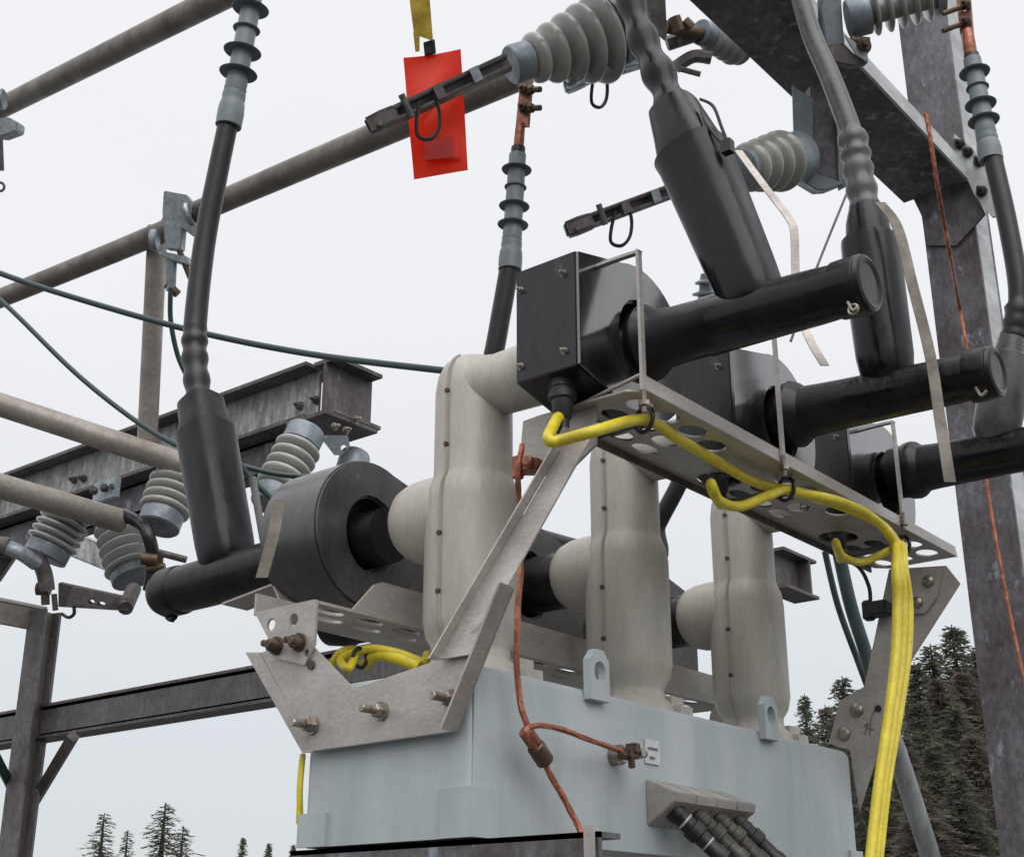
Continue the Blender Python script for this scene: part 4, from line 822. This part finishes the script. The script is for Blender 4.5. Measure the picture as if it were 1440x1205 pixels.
# small insulator top behind nearest upper arm (blue grey)
b = MB(); P = D(992, 410, 2.9)
b.lathe(D(992, 425, 2.9), UP, [(0, .016), (.012, .016), (.014, .028), (.018, .028), (.024, .014), (.036, .013), (.038, .022), (.042, .022), (.048, .012), (.06, .010)], 18)
tag(b.build('insulator', 'silicone'), 'tip of a small blue grey insulator just above the nearest arm', 'insulator')
# copper wires on the column
ptube('ground_wire', 'thin twisted copper wire running down the rusty right column', 'wire', [D(1302, 160, 2.52), D(1309, 200, 2.5), D(1318, 260, 2.5), D(1328, 315, 2.55), D(1338, 370, 2.62)]+[onX(x, y, CX-.075 if y < 600 else CX-.03) for x, y in ((1348, 425), (1358, 480), (1376, 600), (1394, 720), (1412, 820), (1428, 900), (1450, 1000))], 2.4, 'copperwire', 'copper ground wires', sub=40, n=9, twist=(2, .55))
# cables and conduit behind right end plate
ptube('control_cable', 'dark green cable slanting down behind the right end plate, left one of a pair', 'cable', [D(1160, 775, 2.8), D(1178, 850, 2.8), D(1205, 925, 2.8), D(1228, 985, 2.8), D(1262, 1060, 2.8)], 4.6, 'darkgreen', 'dark control cables')
ptube('control_cable', 'thick dark green cable slanting down behind the right end plate, right one of a pair', 'cable', [D(1178, 770, 2.75), D(1196, 850, 2.75), D(1218, 920, 2.75), D(1235, 985, 2.75), D(1268, 1060, 2.75)], 9.5, 'darkgreen', 'dark control cables')
ptube('conduit', 'pale striped conduit slanting down right past the yellow cables', 'conduit', [D(1240, 1000, 2.6), D(1262, 1060, 2.6), D(1285, 1130, 2.6), D(1312, 1215, 2.6), D(1335, 1290, 2.6)], 14, 'conduit', n=20)

# ================================================================== RED TAG
rt = thing('warning_tag', D(600, 0, 2.5), 'bright red vinyl tag hanging from a yellow strap at top', 'tag')
dt = 2.45
def grid(c, nu, nv, amp, nrm, th):
    """bilinear sheet through four corners, gently waved, with thickness"""
    vs = []; fs = []
    for s_ in (0, 1):
        for j in range(nv+1):
            for i in range(nu+1):
                u_, v_ = i/nu, j/nv
                p = c[0]*(1-u_)*(1-v_)+c[1]*u_*(1-v_)+c[2]*u_*v_+c[3]*(1-u_)*v_
                vs.append(p+nrm*(amp*math.sin(u_*3.3+.5)*math.cos(v_*4+1)+amp*.4*math.sin(v_*9+u_*3)+th*s_))
    n1 = nu+1; k = n1*(nv+1)
    for j in range(nv):
        for i in range(nu):
            a = j*n1+i; fs.append((a, a+1, a+n1+1, a+n1)); fs.append((k+a, k+a+n1, k+a+n1+1, k+a+1))
    edge = [i for i in range(nu)]+[j*n1+nu for j in range(nv)]+[nv*n1+i for i in range(nu, 0, -1)]+[j*n1 for j in range(nv, 0, -1)]
    for a, b_ in zip(edge, edge[1:]+edge[:1]): fs.append((a, b_, b_+k, a+k))
    return vs, fs
b = MB(); b.addm(*grid([D(567, 81, dt), D(648, 70, dt), D(658, 240, dt-.02), D(582, 252, dt-.02)], 14, 24, .010, FW, .002)); b.build('vinyl_sheet', 'red', rt, angle=60)
b = MB(); b.addm(*grid([D(594, 115, dt-.008), D(644, 108, dt-.008), D(648, 222, dt-.03), D(598, 228, dt-.03)], 6, 10, .004, FW, .001)); b.build('card_pocket', 'red', rt, angle=60)
b = MB(); b.addm(*grid([D(596, 196, dt-.0255), D(636, 192, dt-.0255), D(638, 221, dt-.032), D(597, 226, dt-.032)], 3, 3, .001, FW, .001)); b.build('card', 'reddark', rt)
b = MB(); b.plate([D(*p, dt) for p in ((595, 60), (611, 55), (613, 74), (597, 78))], FW*.01); b.build('clip', 'plastic', rt, bevel=.001)
b = MB(); b.addm(*grid([D(574, -15, dt-.01), D(603, -15, dt-.01), D(609, 58, dt-.01), D(582, 48, dt-.01)], 4, 8, .003, FW, .003)); b.build('strap', 'yellowtag', rt)
b = MB(); b.plate([D(*p, dt-.01) for p in ((581, 46), (590, 50), (590, 72), (584, 73))], FW*.003); b.build('strap_end', 'yellowtag', rt)

# ================================================================== TREES
def conifer_mesh(seed, dens=1.0, wid=.2, mt='conifer'):
    rnd = random.Random(seed); b = MB(); b.tube([V((0, 0, 0)), V((.004, 0, .5)), V((0, 0, .8)), V((0, 0, 1.0))], 0, 6, rfun=lambda t: .014*(1-t)+.0012); tr = b
    f = MB(); nb = int(400*dens); gap = rnd.uniform(0, 6.28)
    for i in range(nb):
        h = .05+.94*((i+rnd.random())/nb)**.85; reach = wid*(1-h)**.78*rnd.uniform(.35, 1.0)*(1.2 if rnd.random() < .15 else 1)+.010
        a = i*2.399+rnd.uniform(-.5, .5); R_ = reach*(1.0 if math.cos(a-gap+h*9) < .6 else .7); d = V((math.cos(a), math.sin(a), 0)); lift = rnd.uniform(-.15, .6)
        side = V((-d.y, d.x, 0)); ns_ = max(4, int(R_/.0075))
        for j in range(ns_):
            t = (j+.5)/ns_; p = V((0, 0, h))+d*R_*t+EZ*(R_*(lift*t-.55*t*t)); ln = .027*(1-.45*t)*min(1, reach/.07+.3)
            for s_ in (-1, 1, 0):
                q = p+(side*s_*.8+d*.75+EZ*rnd.uniform(-.75, .6)).normalized()*ln*rnd.uniform(.5, 1.25)
                n_ = V((rnd.uniform(-1, 1), rnd.uniform(-1, 1), rnd.uniform(-1, 1)))*.0030
                f.addm([p-n_, p+n_, q+n_*.3, q-n_*.3], [(0, 1, 2, 3)])
    def mk(x, nm, m):
        me = bpy.data.meshes.new(nm); me.from_pydata(x.v, [], x.f); me.materials.append(M[m]); return me
    return mk(tr, 'trunk', 'bark'), mk(f, 'crown', mt)
def bushy_mesh(seed):
    rnd = random.Random(seed); t = MB(); f = MB(); t.tube([V((0, 0, 0)), V((.01, 0, .3)), V((-.01, .01, .6))], .02, 6, rfun=lambda q: .022*(1-q)+.004)
    cl = []
    for i in range(46):
        a = rnd.uniform(0, 6.28); h = rnd.uniform(.18, .95); r_ = .30*math.sin(min(1, (1.05-h)*1.5)*1.57)*math.sqrt(rnd.random()); c = V((math.cos(a)*r_, math.sin(a)*r_, h)); cl.append(c)
        t.tube([V((0, 0, max(.08, h-.3))), c], .005, 4)
    for c in cl:
        for j in range(230):
            p = c+V((rnd.gauss(0, .045), rnd.gauss(0, .045), rnd.gauss(0, .04))); u = V((rnd.uniform(-1, 1), rnd.uniform(-1, 1), rnd.uniform(-1, 1))).normalized()*.0065; v = u.cross(V((rnd.uniform(-1, 1), rnd.uniform(-1, 1), rnd.uniform(-1, 1)))).normalized()*.004
            f.addm([p-u, p+v, p+u, p-v], [(0, 1, 2, 3)])
    def mk(x, nm, m):
        me = bpy.data.meshes.new(nm); me.from_pydata(x.v, [], x.f); me.materials.append(M[m]); return me
    return mk(t, 'trunk', 'bark'), mk(f, 'crown', 'brush')
CM = [conifer_mesh(1), conifer_mesh(2, 1.1, .23), conifer_mesh(3, .9, .17), conifer_mesh(4, 1.2, .26, 'conifer2'), conifer_mesh(5, .42, .2), conifer_mesh(6, .5, .24)]
BM = [bushy_mesh(11), bushy_mesh(12)]
def tree(x, ytip, d, ms, lab, cat, grp, name='conifer_tree', wide=1.0):
    r = ray(x, ytip); r = r*(d/math.hypot(r.x, r.y)); H = r.z-GZ
    t = bpy.data.objects.new(name, None); COL.objects.link(t); t.location = (r.x, r.y, GZ); t.scale = (H*wide, H*wide, H); t.rotation_euler.z = random.uniform(0, 6.28)
    tag(t, lab, cat, grp)
    for nm, me in zip(('trunk', 'crown'), ms):
        o = bpy.data.objects.new(nm, me); COL.objects.link(o); o.parent = t
tl = [(147, 1142, 34, 4, 'slim conifer treetop at bottom left, left of the tall one', 1.9), (233, 1128, 32, 5, 'tallest conifer treetop at the bottom left', 2.0), (180, 1166, 36, 4, 'low conifer tip between the two bottom left treetops', 1.5), (258, 1160, 31, 5, 'lower conifer just right of the tallest bottom left treetop', 1.6),
      (342, 1176, 90, 2, 'tiny far conifer tip, left of three near the bottom of the tank', 1.2), (379, 1184, 90, 0, 'tiny far conifer tip, middle of three near the bottom of the tank', 1.2), (413, 1186, 90, 2, 'tiny far conifer tip touching the yellow cable near the tank', 1.2)]
for x, y, d, k, lab, wd in tl: tree(x, y, d, CM[k], lab, 'tree', 'conifers at the bottom left', wide=wd)
tr_ = [(1131, 975, 34, 2, 'slender conifer tip right beside the farthest pole', 1.1), (1184, 950, 36, 0, 'conifer rising behind the right end plate bolts', 1.5), (1160, 990, 40, 3, 'brownish conifer between the slender tip and the end plate', 1.4), (1212, 975, 33, 1, 'conifer directly behind the bolts of the right end plate', 1.3),
       (1338, 878, 36, 2, 'tallest conifer tip beside the rusty column', 1.7), (1308, 905, 38, 0, 'conifer just left of the tallest tip by the column', 1.7), (1368, 910, 37, 1, 'conifer partly behind the rusty column', 1.6), (1285, 930, 37, 1, 'conifer behind the descending yellow cables', 1.5), (1245, 965, 36, 0, 'conifer hidden behind the right end plate', 1.5), (1352, 940, 30, 3, 'reddish conifer mass below the tallest tip', 1.7), (1318, 950, 29, 3, 'reddish brown conifer right of the yellow cables', 1.7), (1400, 930, 31, 3, 'brown conifer behind the foot of the column', 1.7), (1290, 985, 27, 1, 'dark green conifer low behind the yellow cables', 1.7), (1340, 990, 26, 1, 'dark green conifer low beside the column', 1.8),
       (1265, 1030, 24, 3, 'brown conifer low between the yellow cables and the conduit', 1.9), (1310, 1040, 22, 0, 'green conifer low right of the conduit', 1.9), (1365, 1030, 23, 3, 'brown conifer low against the left side of the column', 1.9), (1345, 1085, 19, 1, 'nearest low conifer beside the foot of the column', 2.0), (1290, 1100, 18, 3, 'nearest brown conifer behind the conduit', 2.0), (1225, 1070, 20, 0, 'low conifer behind the lower tip of the end plate', 1.9), (1400, 1000, 25, 0, 'green conifer behind the column', 1.9)]
for x, y, d, k, lab, wd in tr_: tree(x, y, d, CM[k], lab, 'tree', 'conifers behind the right side of the tank', wide=wd)
bs = [(1150, 1075, 26, 0, 'low brown bushy tree beside the tank corner'), (1215, 1090, 24, 1, 'brown bushy tree behind the lower end plate'), (1280, 1110, 23, 0, 'brown bushy tree between yellow cables and conduit'), (1345, 1100, 22, 1, 'dark reddish bushy tree left of the column'), (1400, 1110, 21, 0, 'dark bushy tree at the foot of the column')]
for x, y, d, k, lab in bs: tree(x, y, d, BM[k], lab, 'tree', 'bushy trees behind the right side of the tank', 'bushy_tree', wide=1.25)
